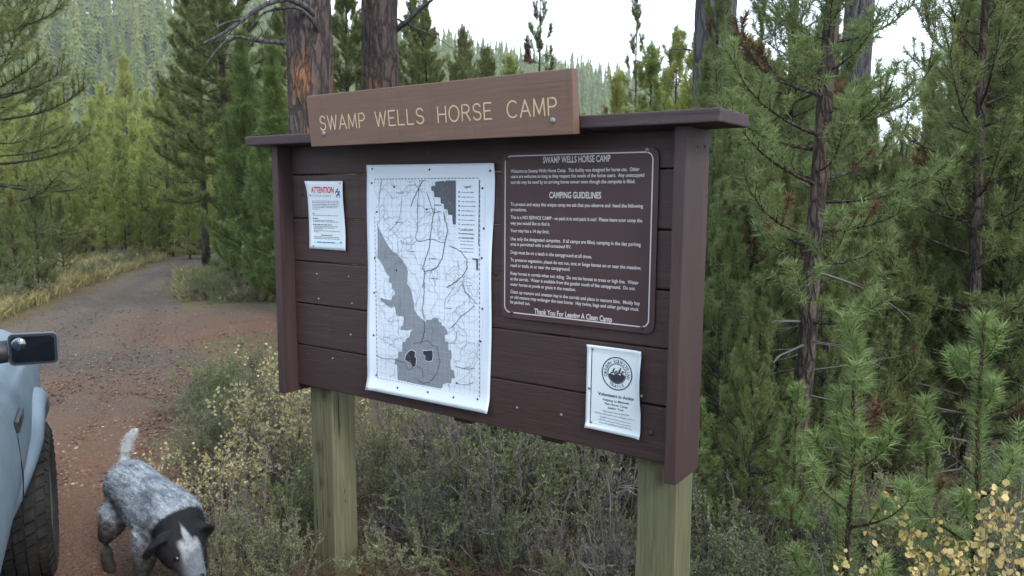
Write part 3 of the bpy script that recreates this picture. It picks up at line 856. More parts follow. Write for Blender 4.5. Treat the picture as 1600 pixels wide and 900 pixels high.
Pa.obj('notice_print', [M['ink_red'], M['ink_blue'], M['ink_soft'], M['ink'], M['ink_sky']], atp)
for x, z in (zA(440, 117), zA(118, 245), zA(152, 790), zA(450, 752)): dome_screw('pin', (x, -.0078, z), .0036, M['steel_dark'], atp)

# ---------------- volunteer sheet
vp = empty('volunteer_notice', (0, 0, 0)); tag(vp, 'white notice with round horse riders emblem at the lower right of the board', 'notice')
vc = corners_px(((920, 537), (1006, 548), (1003, 685), (917, 666)))
def vb(u, v):
    b = .003
    if u > .84: b += .022*((u-.84)/.16)**1.6*(.35+.65*math.sin(min(1, max(0, v/.72))*PI))
    if v < .07: b += .006*((.07-v)/.07)
    if v > .93: b += .008*((v-.93)/.07)
    if u < .06: b += .004*((.06-u)/.06)
    return b
sheet('notice_sheet', vc, M['paper'], vp, vb, 24, 28)
Pv = Print(); yv = -.0074
zV = lambda x, z: (on_y(910+x/5.63, 530+z/5.63)[0], on_y(910+x/5.63, 530+z/5.63)[2])
fr = [zV(95, 72), zV(530, 145), zV(500, 832), zV(78, 728)]
frs = []
for a, b in zip(fr, fr[1:]+fr[:1]):
    for i in range(6): frs.append((a[0]+(b[0]-a[0])*i/6, a[1]+(b[1]-a[1])*i/6))
Pv.line(frs, .0030, yv, 0, True)
ex, ez = zV(312, 300); er = abs(zV(445, 300)[0]-zV(180, 300)[0])/2*.98
Pv.ring(ex, ez, er, .0036, yv, 0); Pv.ring(ex, ez, er*.61, .0026, yv, 0)
arc_text(Pv, 'OREGON EQUESTRIAN', ex, ez, er*.69, er*.19, 192, -12, yv, 0, .012)
arc_text(Pv, 'TRAILS', ex, ez, er*.68, er*.19, 238, 302, yv, 0, .012, True)
# riders on a dark hill
hl = [(ex+er*.57*math.cos(a), ez+er*.57*math.sin(a)) for a in np.linspace(rad(188), rad(352), 22)]
Pv.poly(hl+[(ex+er*.40, ez+er*.02), (ex+er*.2, ez-er*.06), (ex, ez-er*.02), (ex-er*.22, ez-er*.10), (ex-er*.42, ez-er*.04)], yv, 0)
for ox, oz, s in ((-.24, .03, .20), (.18, .04, .23)):
    X, Z = ex+er*ox, ez+er*oz; s *= er
    q = lambda pts: [(X+a*s, Z+b*s) for a, b in pts]
    Pv.poly(q([(-1, -.1), (-1.15, -.75), (-.95, -.75), (-.8, -.2), (.45, -.25), (.6, -.8), (.8, -.8), (.75, -.1), (1.05, .4), (1.35, .3), (1.4, .5), (1.05, .85), (.75, .6), (.45, .2), (-.7, .25)]), yv-.0002, 0)
    Pv.poly(q([(-.2, .1), (.25, .1), (.3, .85), (.55, 1.5), (.15, 1.55), (-.15, .9), (-.35, .7)]), yv-.0004, 0)
    Pv.poly(q([(-.05, .15), (.2, .1), (.3, -.55), (.12, -.6)]), yv-.0006, 1)
for s, xa, za, xb, zb, hh, b in (('Volunteers in Action', 148, 484, 468, 540, 30, .022), ('Helping to Maintain', 188, 532, 420, 572, 20, .012), ('This Horse Camp', 200, 566, 405, 605, 20, .012), ('and/or Trail', 232, 604, 368, 632, 20, .012),
                         ('We Invite You to Join Us', 188, 632, 415, 672, 15, .006), ('Call for information on a chapter near you', 118, 642, 482, 718, 14, .0), ('Chapter', 160, 682, 226, 690, 14, .0), ('Phone', 160, 706, 214, 714, 14, .0), ('www.OregonEquestrianTrails.org', 155, 730, 440, 792, 14, .0)):
    p, q_ = zV(xa, za), zV(xb, zb); cap = abs(zV(300, 300)[1]-zV(300, 300+hh)[1])
    V, F = text2d(s, b); V = V.copy(); w0 = V[:, 0].max(); k = cap/.73
    sl = (q_[1]-p[1])/(q_[0]-p[0]); X = p[0]+V[:, 0]*(q_[0]-p[0])/w0
    Pv.add(np.column_stack([X, p[1]+V[:, 1]*k+(X-p[0])*sl]), F, yv, 0)
Pv.line([zV(230, 690), zV(436, 738)], .0010, yv, 0); Pv.line([zV(220, 714), zV(436, 764)], .0010, yv, 0)
Pv.obj('notice_print', [M['ink'], M['paper']], vp)
for x, z in (zV(102, 80), zV(517, 158), zV(85, 722), zV(496, 826), zV(70, 428)): dome_screw('pin', (x, -.0078, z), .0050, M['steel'], vp)
px_, pz_ = zV(543, 490); dome_screw('pin', (px_, -.019, pz_), .0050, M['steel'], vp)

# ---------------- camping guidelines plaque
pq = empty('guidelines_plaque', (0, 0, 0)); tag(pq, 'brown plaque of white camping guidelines with rounded corners on the right of the notice board', 'plaque')
PX0, PX1, PZ0, PZ1 = 1.156, 1.742, 1.216, 1.790
def rrect(x0, x1, z0, z1, r, n=8):
    P = []
    for cx_, cz_, a0_ in ((x1-r, z1-r, 0), (x0+r, z1-r, 90), (x0+r, z0+r, 180), (x1-r, z0+r, 270)):
        for i in range(n+1): a = rad(a0_+90*i/n); P.append((cx_+r*math.cos(a), cz_+r*math.sin(a)))
    return P
def slab(name, outline, y0, y1, mat, parent, bev=.001):
    bm = bmesh.new(); vs = [bm.verts.new((x, y1, z)) for x, z in outline]; f = bm.faces.new(vs)
    r = bmesh.ops.extrude_face_region(bm, geom=[f])
    for v in r['geom']:
        if isinstance(v, bmesh.types.BMVert): v.co.y = y0
    bmesh.ops.recalc_face_normals(bm, faces=bm.faces[:])
    me = bpy.data.meshes.new(name); bm.to_mesh(me); bm.free(); me.materials.append(mat)
    return link(name, me, parent)
slab('plaque_sheet', rrect(PX0, PX1, PZ0, PZ1, .030), -.009, -.002, M['plaque'], pq)
Pb = Print(); yb = -.0096
Pb.line(rrect(PX0+.016, PX1-.020, PZ0+.020, PZ1-.014, .024), .0036, yb, 0, True)
rim = Print(); rim.line(rrect(PX0+.0016, PX1-.0016, PZ0+.0016, PZ1-.0016, .029), .0022, yb, 0, True)
rim.obj('plaque_rim', [M['board_end']], pq)
zP = lambda x, z: (on_y(780+x/4.286, 220+z/4.286)[0], on_y(780+x/4.286, 220+z/4.286)[2])
zQ = lambda x, z: (on_y(780+x/4.286, 370+z/4.286)[0], on_y(780+x/4.286, 370+z/4.286)[2])
LEFT = zP(88, 440)[0]; RIGHT = zP(975, 440)[0]
FULL = RIGHT-LEFT
lines = [(zP(303, 150)[1], 'SWAMP WELLS HORSE CAMP', 'h', zP(303, 150)[0], zP(755, 140)[0], .0215),
 (zP(83, 215)[1], 'Welcome to Swamp Wells Horse Camp.  This facility was designed for horse use.  Other', 't', LEFT, zP(950, 200)[0], 0),
 (zP(83, 250)[1], 'users are welcome so long as they respect the needs of the horse users.  Any unoccupied', 't', LEFT, zP(980, 245)[0], 0),
 (zP(83, 288)[1], 'corrals may be used by an arriving horse owner even though the campsite is filled.', 't', LEFT, zP(920, 285)[0], 0),
 (zP(345, 383)[1], 'CAMPING GUIDELINES', 'h', zP(345, 383)[0], zP(692, 383)[0], .021),
 (zP(90, 435)[1], 'To protect and enjoy this unique camp we ask that you observe and  heed the following', 't', LEFT, zP(972, 440)[0], 0),
 (zP(90, 470)[1], 'procedures.', 't', LEFT, zP(195, 470)[0], 0),
 (zP(90, 522)[1], 'This is a NO SERVICE CAMP - so pack it in and pack it out!  Please leave your camp the', 't', LEFT, zP(967, 540)[0], 0),
 (zP(90, 560)[1], 'way you would like to find it.', 't', LEFT, zP(352, 565)[0], 0),
 (zP(90, 610)[1], 'Your stay has a 14 day limit.', 't', LEFT, zP(347, 615)[0], 0),
 (zP(90, 665)[1], 'Use only the designated campsites.  If all camps are filled, camping in the day parking', 't', LEFT, zP(957, 700)[0], 0),
 (zP(90, 700)[1], 'area is permitted with a self-contained RV.', 't', LEFT, zP(492, 715)[0], 0),
 (zP(90, 755)[1], 'Dogs must be on a leash in the campground at all times.', 't', LEFT, zP(630, 780)[0], 0),
 (zP(90, 805)[1], 'To preserve vegetation, please do not run, trot or lunge horses on or near the meadow,', 't', LEFT, zP(960, 860)[0], 0),
 (zP(90, 842)[1], 'road or trails, in or near the campground.', 't', LEFT, zP(485, 862)[0], 0),
 (zQ(90, 252)[1], 'Keep horses in corrals when not riding.  Do not tie horses to trees or high line.  Water', 't', LEFT, zQ(942, 305)[0], 0),
 (zQ(90, 288)[1], 'at the corrals.  Water is available from the guzzler south of the campground.  Do not', 't', LEFT, zQ(918, 350)[0], 0),
 (zQ(90, 325)[1], 'water horses at ponds or graze in the meadow.', 't', LEFT, zQ(523, 355)[0], 0),
 (zQ(90, 375)[1], 'Clean up manure and uneaten hay in the corrals and place in manure bins.  Moldy hay', 't', LEFT, zQ(952, 445)[0], 0),
 (zQ(90, 410)[1], 'or old manure may endanger the next horse.  Hay twine, bags and other garbage must', 't', LEFT, zQ(942, 488)[0], 0),
 (zQ(90, 443)[1], 'be packed out.', 't', LEFT, zQ(217, 450)[0], 0),
 (zQ(245, 512)[1], 'Thank You For Leaving A Clean Camp', 'h', zQ(245, 512)[0], zQ(765, 560)[0], .019)]
for z, s, k, xa, xb, cap in lines:
    put_text(Pb, s, xa, z, cap or .0118, xb-xa, 'l', yb-.0003, 0, .020 if k == 'h' else .014, None, True)
Pb.obj('plaque_print', [M['plaque_letter']], pq)
for x, z, mt in ((*zP(1000, 62), 'steel'), (*zQ(95, 503), 'plaque'), (*zQ(962, 605), 'steel_dark'), (PX0+.022, PZ1-.022, 'plaque')):
    dome_screw('screw', (x, -.0095, z), .0072, M[mt], pq)

# ---------------- routed name board on the roof edge
HX0, HX1, HZ0, HZ1 = .352, 1.532, 1.829, 2.021
hb = empty('name_board', ((HX0+HX1)/2, -.125, 1.85)); hb.rotation_euler = (rad(5.5), 0, 0)
tag(hb, 'reddish brown name board with routed yellow letters bolted to the roof edge', 'sign')
HCX = (HX0+HX1)/2; HW = (HX1-HX0)/2
bevel_box('board', (-HW, HW, -.036, -.001, HZ0-1.85, HZ1-1.85), M['header'], hb, .003, 2, 8, .0008)
def arcp(cx_, cy_, rx, ry, a0, a1, n=14): return [(cx_+rx*math.cos(rad(a0+(a1-a0)*i/n)), cy_+ry*math.sin(rad(a0+(a1-a0)*i/n))) for i in range(n+1)]
GL = {'S': (.60, [arcp(.30, .75, .27, .25, 20, 270, 16)[:-1]+arcp(.30, .25, .29, .25, 90, -160, 16)]),
      'W': (.95, [[(0, 1), (.24, 0), (.475, .95), (.71, 0), (.95, 1)]]), 'A': (.74, [[(0, 0), (.37, 1), (.74, 0)], [(.14, .33), (.60, .33)]]),
      'M': (.80, [[(0, 0), (.06, 1), (.40, .12), (.74, 1), (.80, 0)]]), 'P': (.58, [[(0, 0), (0, 1)]+[(.30, 1)]+arcp(.30, .74, .27, .26, 90, -90, 10)+[(0, .48)]]),
      'E': (.55, [[(.55, 1), (0, 1), (0, 0), (.55, 0)], [(0, .52), (.45, .52)]]), 'L': (.52, [[(0, 1), (0, 0), (.52, 0)]]),
      'H': (.66, [[(0, 0), (0, 1)], [(.66, 0), (.66, 1)], [(0, .5), (.66, .5)]]), 'O': (.80, [arcp(.40, .5, .40, .5, 0, 360, 28)]),
      'R': (.62, [[(0, 0), (0, 1), (.30, 1)]+arcp(.30, .75, .27, .25, 90, -90, 10)+[(0, .5)], [(.30, .5), (.62, 0)]]),
      'C': (.74, [arcp(.42, .5, .42, .5, 48, 312, 22)])}
zH = lambda x, z: (on_y(480+x/3.81, 100+z/3.81, -.168)[0]-HCX, on_y(480+x/3.81, 100+z/3.81, -.168)[2])
words = [('SWAMP', (74, 380), (345, 362)), ('WELLS', (403, 358), (696, 345)), ('HORSE', (775, 334), (1100, 316)), ('CAMP', (1186, 304), (1487, 288))]
CAPH = .0505; SW = .0051
zbase = np.mean([zH(*wd[1])[1] for wd in words])
nst = 0
for wd, pa, pb in words:
    xa, xb = zH(*pa)[0]+SW*.5, zH(*pb)[0]-SW*.5
    gap = .26; tot = sum(GL[c][0] for c in wd)+gap*(len(wd)-1); k = (xb-xa)/tot
    x = xa
    for c in wd:
        gw, strokes = GL[c]; Ph = Print()
        for st in strokes:
            pts = [(x+a*k, .040+b*CAPH) for a, b in st]
            # each straight run is one routed stroke with round ends
            y = -.0366-.0002*(nst % 5); nst += 1
            n = len(pts)
            if n > 6:
                Ph.line(pts, SW, y)
                ends = [pts[0], pts[-1]]
            else:
                for q, (a, b) in enumerate(zip(pts[:-1], pts[1:])): Ph.line([a, b], SW, y-.00007*q)
                ends = pts
            for q, e_ in enumerate(ends): Ph.disc(e_[0], e_[1], SW*.5, y-.0004-.00003*q, 0, 10)
        Ph.obj('letter', [M['letter']], hb)
        x += (gw+gap)*k
for x, z in (zH(94, 408), zH(1458, 329)): dome_screw('bolt', (x, -.0365, z-1.85), .0098, M['steel'], hb, h=.006)

# ================================================================== TREES
RT = random.Random(3)
def big_pine(px, dep, dia, H, seed, barkm, label, group, crown_z=8.0, lean=(0, 0)):
    """an old pine: thick plated trunk with real relief in the lower part, limbs and crown high up"""
    pos = gp(px, dep); na, nh = 72, 200; zs = np.linspace(-.1, 8.0, nh); r0 = dia/2
    V = []
    A = np.arange(na)*2*PI/na
    for z in zs:
        r = r0*(1.0-.45*max(0, z)/H)*(1+.25*math.exp(-max(0, z)/.35))
        for a in A:
            x_, y_ = math.cos(a), math.sin(a)
            n1 = mnoise.noise(Vector((x_*r*9+seed, y_*r*9, z*2.3)))
            n2 = 1-abs(mnoise.noise(Vector((x_*r*17+seed*2, y_*r*17, z*4.0))))*2.2
            n3 = mnoise.noise(Vector((x_*r*30+seed, y_*r*30, z*9)))
            rr = r*(1+.05*n1)+.030*max(-.5, min(n2, .5))+.010*n3
            V.append((x_*rr+lean[0]*z, y_*rr+lean[1]*z, z))
    i0 = np.arange(nh-1)[:, None]*na; j = np.arange(na)[None, :]; jn = (j+1) % na
    F = np.stack([i0+j, i0+jn, i0+na+jn, i0+na+j], -1).reshape(-1, 4)
    e = empty('pine_tree', pos); tag(e, label, 'tree', group)
    link('trunk', mesh('big_trunk', V, F, M[barkm], smooth=True), e)
    return e, pos
def limb_obj(parent, pts_world, r0, r1, n=7, mat='bark_grey', forks=()):
    """a bare crooked limb (world points) on a tree"""
    o = np.array(parent.location)
    mb = MB()
    def sm(P, k=6):
        P = np.asarray(P, float); q = np.linspace(0, len(P)-1, (len(P)-1)*k+1)
        out = np.stack([np.interp(q, np.arange(len(P)), P[:, i]) for i in range(3)], -1)
        for _ in range(4): out[1:-1] = (out[:-2]+2*out[1:-1]+out[2:])/4
        return out
    P = sm(pts_world); mb.tube(P-o, np.linspace(r0, r1, len(P)), n)
    for f in forks:
        Q = sm(f, 4); mb.tube(Q-o, np.linspace(r1*1.1, .003, len(Q)), 5)
    return mb.obj('limb', [M[mat]], parent, True)

# crowns of the old pines (above the picture, but they shade it)
BIGC = pine('old_pine', 31, 7.0, 2.6, cb=.05, tr=.16, whorl=.75, nb=4, e_top=50, e_bot=-5, upturn=40, twig=.30, n_twig=9, n=26000, nl=.22, nw=.028, mat='needle_olive', brown=.05, bare=.45)
def crown_on(e, z, s):
    for nm, me in (('upper_trunk', BIGC[0]), ('crown', BIGC[1])):
        o = link(nm, me, e, (0, 0, z)); o.scale = (s, s, s); o.rotation_euler = (0, 0, RT.random()*6)

B1, p1 = big_pine(491, 9.5, .57, 17, 3, 'bark_big', 'thick old pine trunk with orange bark patches behind the left end of the name board', 'old pines behind the notice board', lean=(-.006, 0))
B2, p2 = big_pine(597, 10.4, .50, 17, 9, 'bark_red', 'dark reddish old pine trunk behind the middle left of the name board', 'old pines behind the notice board')
B3, p3 = big_pine(1108, 8.6, .46, 16, 14, 'bark_grey', 'grey barked thick pine trunk behind the right end of the roof', 'old pines behind the notice board')
B4, p4 = big_pine(1326, 10.8, .40, 16, 21, 'bark_grey', 'dark blue grey pine trunk standing beside the bright sky gap on the right', 'old pines behind the notice board')
for e, s in ((B1, 1.1), (B2, 1.0), (B3, .9), (B4, .9)): crown_on(e, 7.6, s)
# the bare arched limbs of the first trunk
limb_obj(B1, [at(497, 40, 9.25), at(482, 12, 8.9), at(450, -4, 8.7), at(415, 6, 8.5), at(380, 30, 8.4), at(350, 52, 8.3), at(318, 68, 8.2)], .045, .012, forks=(
    [at(380, 30, 8.4), at(352, 34, 8.2), at(330, 48, 8.1)], [at(415, 6, 8.5), at(372, 36, 8.6), at(352, 60, 8.7), at(340, 66, 8.7)], [at(350, 52, 8.3), at(336, 70, 8.3), at(322, 62, 8.3)]))
limb_obj(B1, [at(462, 68, 9.3), at(430, 66, 9.1), at(400, 64, 8.9), at(370, 56, 8.8), at(350, 66, 8.7), at(335, 82, 8.6), at(320, 104, 8.5)], .030, .008, forks=([at(400, 64, 8.9), at(412, 50, 8.8), at(405, 38, 8.7)], [at(370, 56, 8.8), at(352, 50, 8.7)]))
limb_obj(B1, [at(500, 60, 9.2), at(490, 32, 8.9), at(466, 10, 8.8), at(430, 14, 8.7), at(410, 20, 8.7), at(392, 44, 8.7)], .030, .008, forks=([at(430, 14, 8.7), at(420, 36, 8.7), at(424, 58, 8.7)],))
limb_obj(B2, [at(618, 48, 10.2), at(640, 30, 10.0), at(655, 15, 9.9), at(680, -4, 9.8), at(700, -25, 9.8)], .040, .012, forks=([at(640, 30, 10.0), at(646, 10, 9.9), at(630, -20, 9.9)],))
limb_obj(B2, [at(622, 30, 10.3), at(645, 42, 10.0), at(680, 56, 9.8), at(705, 75, 9.7)], .016, .004, n=5, forks=([at(640, 40, 10.0), at(645, 60, 10), at(640, 76, 10)], [at(680, 56, 9.8), at(686, 40, 9.8)]))
limb_obj(B4, [at(1345, 60, 10.6), at(1355, 40, 10.2), at(1368, 15, 10.0), at(1378, -15, 9.9)], .018, .006, n=5)
limb_obj(B3, [at(1078, 78, 8.5), at(1066, 76, 8.3), at(1048, 77, 8.2)], .012, .006, n=5)

# ---- young pine patterns (near, middle, far)
NEAR = [pine('thicket_pine_%d' % i, 100+i, 5.2, (.70, .85, .76, .95)[i], cb=(.10, .07, .14, .08)[i], tr=.040, whorl=.22, nb=6, e_top=58, e_bot=(2, 10, -4, 6)[i], upturn=50, twig=.42, n_twig=8,
        n=(85000, 100000, 90000, 105000)[i], nl=.055, nw=.0042, mat='needle_dark', brown=.07, dead=14, dead_len=.6, bare=.40, ragged=.45, clumpy=.06, ang=(38, 80), tuft=(.30, 1.7)) for i in range(4)]
NARROW = pine('slim_pine', 120, 6.3, .56, cb=.20, tr=.050, whorl=.26, nb=6, e_top=55, e_bot=2, upturn=52, twig=.46, n_twig=8, n=88000, nl=.054, nw=.0040, mat='needle_dark', brown=.06, dead=14, dead_len=.55, bare=.40, ragged=.5, clumpy=.06, ang=(38, 80), tuft=(.30, 1.7))
BUSH = [pine('bushy_pine_%d' % i, 140+i, 3.4, .95, cb=.05, tr=.038, whorl=.22, nb=6, e_top=60, e_bot=12, upturn=48, twig=.40, n_twig=8,
        n=85000, nl=.055, nw=.0044, mat='needle_dark', brown=.05, dead=5, dead_len=.5, bare=.34, ragged=.45, ang=(38, 80), tuft=(.30, 1.7)) for i in range(2)]
FIR = pine('loose_green_pine', 150, 3.6, .82, cb=.04, tr=.042, whorl=.25, nb=6, e_top=58, e_bot=15, upturn=48, twig=.38, n_twig=8, n=60000, nl=.085, nw=.0085, mat='needle_emerald', brown=.0, bare=.28, ragged=.5, clumpy=.08, ang=(36, 78), tuft=(.35, 1.6))
MID = [pine('stand_pine_%d' % i, 170+i, 4.6, (1.25, 1.1, 1.4, 1.15)[i], cb=(.06, .10, .05, .16)[i], tr=.050, whorl=.36, nb=5, e_top=55, e_bot=4, upturn=45, twig=.36, n_twig=8,
       n=26000, nl=.115, nw=.014, mat='needle_bright', brown=.02, dead=8, dead_len=.6, bare=.30, ragged=.45, clumpy=.10, ang=(36, 76), tuft=(.4, 1.5)) for i in range(4)]
TALL = [pine('tall_pine_%d' % i, 190+i, 9.0, (2.3, 1.45)[i], cb=(.14, .22)[i], tr=.11, whorl=.46, nb=6, e_top=50, e_bot=-8, upturn=35, twig=.36, n_twig=12,
        n=95000, nl=.125, nw=.013, mat='needle_olive', brown=.02, dead=16, dead_len=.9, bare=.36, ragged=.45, clumpy=.12, ang=(36, 78), tuft=(.35, 1.6)) for i in range(2)]
THIN = pine('thin_pine', 196, 8.0, .85, cb=.42, tr=.06, whorl=.36, nb=4, e_top=50, e_bot=-10, upturn=60, twig=.36, n_twig=5, n=11000, nl=.14, nw=.014, mat='needle_olive', brown=.08, dead=16, dead_len=.5, bare=.45, ragged=.5, clumpy=.40)

def T(proto, px, dep, H, label, group, rz=None, tilt=(0, 0)):
    q_ = gp(px, dep); H = H-float(dip(q_[0], q_[1]))
    return place_tree(proto, gp(px, dep), H, RT.random()*6.28 if rz is None else rz, label, group, tilt=tilt)

# left of the road and round the bend
T(TALL[0], -8, 12.5, 7.6, 'tall pine at the left edge with long drooping olive boughs', 'tall pines by the road', 1.2)
T(TALL[1], 357, 14.3, 7.4, 'olive pine with dark stem left of the old trunks beside the road bend', 'tall pines by the road', .4)
T(TALL[1], 318, 17.5, 7.2, 'olive pine half hidden behind the pine at the road bend', 'tall pines by the road', 3.0)
T(FIR, 386, 12.6, 4.0, 'dense bright green young pine at the left end of the notice board', 'dense young pines by the board')
T(FIR, 432, 11.5, 3.6, 'dense bright green young pine tucked behind the left end board', 'dense young pines by the board')
T(FIR, 372, 15.6, 3.3, 'dense young green pine just right of the far end of the road', 'dense young pines by the board')
T(BUSH[0], 52, 12.2, 1.75, 'small feathery young pine on the far left road verge', 'saplings on the road verge')
T(BUSH[1], 16, 11.4, 1.6, 'small young pine cut by the left edge of the picture', 'saplings on the road verge')
T(BUSH[1], 92, 15.0, 1.5, 'small young pine behind the feathery sapling on the verge', 'saplings on the road verge')
T(MID[2], 205, 38, 7.6, 'broad yellow green pine rising above the stand in front of the hill', 'young pines across the road')
T(MID[3], 262, 20.5, 4.4, 'slender pine with bare dark stem beside the far road verge', 'young pines across the road')
G = 'young pines across the road'
LBL = 'young pine in the pale green stand across the road'
rows = [(19.5, 4, (-60, 330), 240), (22, 16, (-70, 330), 222), (26, 18, (-60, 345), 205), (32, 20, (-60, 360), 195), (40, 20, (-60, 380), 185), (50, 18, (-60, 420), 175)]
for dep, n, (a, b), yt in rows:
    for k in range(n):
        px = a+(b-a)*(k+.5)/n+RT.uniform(-12, 12); d = dep*RT.uniform(.93, 1.07)
        if d < 21 and 240 < px < 345: continue
        T(MID[RT.randrange(4)], px, d, max(2.2, top_h(yt+RT.uniform(-28, 45), d)), LBL, G)
for k in range(16):
    T(MID[RT.randrange(4)], -50+370*(k+.5)/16+RT.uniform(-10, 10), RT.uniform(18.2, 20.5), RT.uniform(1.3, 2.3), 'knee to head high young pine at the front edge of the stand across the road', 'low pines at the edge of the stand')
# behind the notice board, between and right of the old trunks
G2 = 'pines behind the notice board'
for px, dep, yt, pr, lab in ((545, 15, -40, 1, 'olive pine showing between the two old trunks'), (462, 16, -20, 0, 'olive pine behind the left old trunk'),
        (668, 17, 20, 1, 'olive pine just right of the dark old trunk'), (722, 19, 70, 0, 'bushy olive pine above the middle of the name board'), (648, 21, 10, 1, 'olive pine close behind the dark old trunk'), (758, 18, 98, 0, 'low bushy pine over the middle of the name board')):
    T(TALL[pr], px, dep, top_h(yt, dep), lab, G2)
T(THIN, 843, 17, top_h(-45, 17), 'thin sparse pine against the sky above the name board', G2)
T(THIN, 988, 15, top_h(8, 15), 'thin sparse pine against the sky above the roof right of the name board', G2)
T(THIN, 1176, 13, top_h(10, 13), 'thin sparse pine just right of the grey trunk', G2)
for px, dep, yt, lab in ((795, 16, 104, 'bushy pine top over the right half of the name board'), (1012, 11, 88, 'rounded pine top over the roof right of the name board'), (1052, 10.5, 66, 'pointed pine top left of the grey trunk'), (1082, 9.4, 78, 'small pine top touching the grey trunk'), (962, 14, 128, 'low pine top just right of the name board')):
    T(MID[1], px, dep, top_h(yt, dep), lab, G2)
LB3 = 'young pine in the shade close behind the notice board'
for px, dep, yt in ((590, 7.2, 250), (650, 6.2, 300), (705, 7.5, 240), (760, 5.8, 320), (815, 6.5, 260), (872, 5.4, 300), (930, 6.4, 230), (985, 5.6, 270), (1040, 5.2, 260), (840, 4.6, 420), (925, 4.3, 480), (985, 4.4, 440), (1045, 4.0, 520), (770, 4.9, 420), (560, 9, 200), (740, 9.5, 200), (900, 9, 195), (1020, 8, 190)):
    T(BUSH[RT.randrange(2)] if RT.random() < .6 else NEAR[RT.randrange(4)], px, dep, top_h(yt, dep), LB3, 'young pines behind the board')
# the thicket on the right
G4 = 'pines of the right hand thicket'
T(NARROW, 1254, 3.75, 6.3, 'pine with rough brown stem and dead grey lower twigs nearest right of the board', G4, .5, tilt=(0, rad(2.0)))
for px, dep, H, i, lab in ((1120, 5.4, 2.55, 1, 'low pine in front of the grey trunk right behind the end board'), (1172, 4.8, 2.45, 2, 'low pine between the end board and the rough brown stem'), (1430, 4.9, 2.35, 0, 'leaning young pine below the bright sky gap'),
        (1548, 4.6, 5.2, 0, 'straight pine near the right edge with a knot on its stem'), (1625, 4.9, 5.8, 1, 'pine at the right edge with brown inner needles'), (1335, 6.0, 2.5, 2, 'low young pine left of the sky gap'), (1560, 6.2, 5.4, 0, 'dark pine right of the sky gap'), (1222, 6.4, 5.6, 2, 'pine behind and left of the rough brown stem'), (1292, 5.2, 2.75, 0, 'pine just right of the rough brown stem')):
    T(NEAR[i], px, dep, H, lab, G4, tilt=(rad(RT.uniform(-2, 2)), rad(RT.uniform(-2, 2)) if px != 1430 else rad(7)))
T(NARROW, 1110, 7.5, 4.3, 'slender pine growing in front of the grey trunk behind the roof end', G4)
LB4 = 'crowded young pine deep in the thicket on the right'
SKX = [960, 1060, 1075, 1150, 1165, 1205, 1222, 1335, 1352, 1408, 1425, 1700]; SKY_ = [130, 115, 75, 75, 45, 30, -80, -80, 245, 245, -60, -90]
def skyline(px, hw): return max(np.interp(px+k*hw/3, SKX, SKY_) for k in range(-3, 4))
for dep, n in ((5.0, 7), (6.2, 10), (7.4, 12), (9, 13), (11.5, 14), (15, 14), (20, 14)):
    for k in range(n):
        px = 1080+(1700-1080)*(k+.5)/n+RT.uniform(-18, 18); d = dep*RT.uniform(.94, 1.06)
        yt = skyline(px, 34+480/d)+RT.uniform(0, 90)
        if d < 5.6: yt = max(yt, RT.uniform(150, 330))
        pr = (BUSH[RT.randrange(2)] if RT.random() < .4 or d < 5.6 else NEAR[RT.randrange(4)]) if d < 12.5 else MID[RT.randrange(4)]
        T(pr, px, d, min(7.5, top_h(yt, d)), LB4, 'crowded pines of the thicket')
for px, d in ((1150, 26), (1230, 28), (1300, 30), (1440, 27), (1520, 25), (1600, 28), (1090, 30), (1000, 26), (930, 30), (860, 34), (780, 30), (700, 28), (620, 27), (1385, 34)):
    yt = 120 if px > 1090 and px != 1385 else (250 if px == 1385 else 190)
    T(MID[RT.randrange(4)], px, d, top_h(yt+RT.uniform(-20, 20), d), 'far pine glimpsed through the gaps behind the notice board', 'far pines behind the board')

# the two saplings close in front on the right
SAP = [pine('bottlebrush_%d' % i, 210+i, 1.3, .30, cb=.22, tr=.0095, whorl=.21, nb=4, e_top=50, e_bot=14, upturn=45, twig=.30, n_twig=2, n=7200, nl=.050, nw=.0030,
       mat='needle_near', barkm='bark_sapling', brown=.04, dead=8, dead_len=.22, bare=.30, ragged=.45, leader=1.9, trunk_n=1.5, lean=.05, ang=(40, 85), sides=7, tuft=(.9, 1.8)) for i in range(2)]
T(SAP[0], 1366, 2.28, top_h(528, 2.28), 'small bottlebrush pine sapling standing closest in front of the thicket', 'close pine saplings', .3)
T(SAP[1], 1563, 2.35, top_h(488, 2.35), 'small bottlebrush pine sapling above the yellow leaved shrub at the right edge', 'close pine saplings', 2.0)
T(SAP[1], 1262, 3.2, top_h(600, 3.2), 'small pale pine sapling below the rough brown stem', 'close pine saplings', 4.0)
T(SAP[0], 1478, 2.9, top_h(690, 2.9), 'low pine sapling between the two bottlebrush saplings', 'close pine saplings', 5.0)
for px, d, h in ((1135, 4.1, 1.5), (1190, 3.6, 1.15), (1225, 4.5, 1.7), (1305, 4.2, 1.5), (1160, 5.0, 1.9), (1350, 4.6, 1.6)):
    T(BUSH[RT.randrange(2)], px, d, h, 'low bushy pine on the ground between the right post and the close saplings', 'low pines beside the right post')
T(SAP[0], 1110, 3.5, top_h(640, 3.5), 'small pine sapling beside the right post', 'close pine saplings', 2.2)
T(SAP[1], 1400, 3.3, top_h(800, 3.3), 'low pine sapling at the foot of the closest bottlebrush sapling', 'close pine saplings', 1.1)

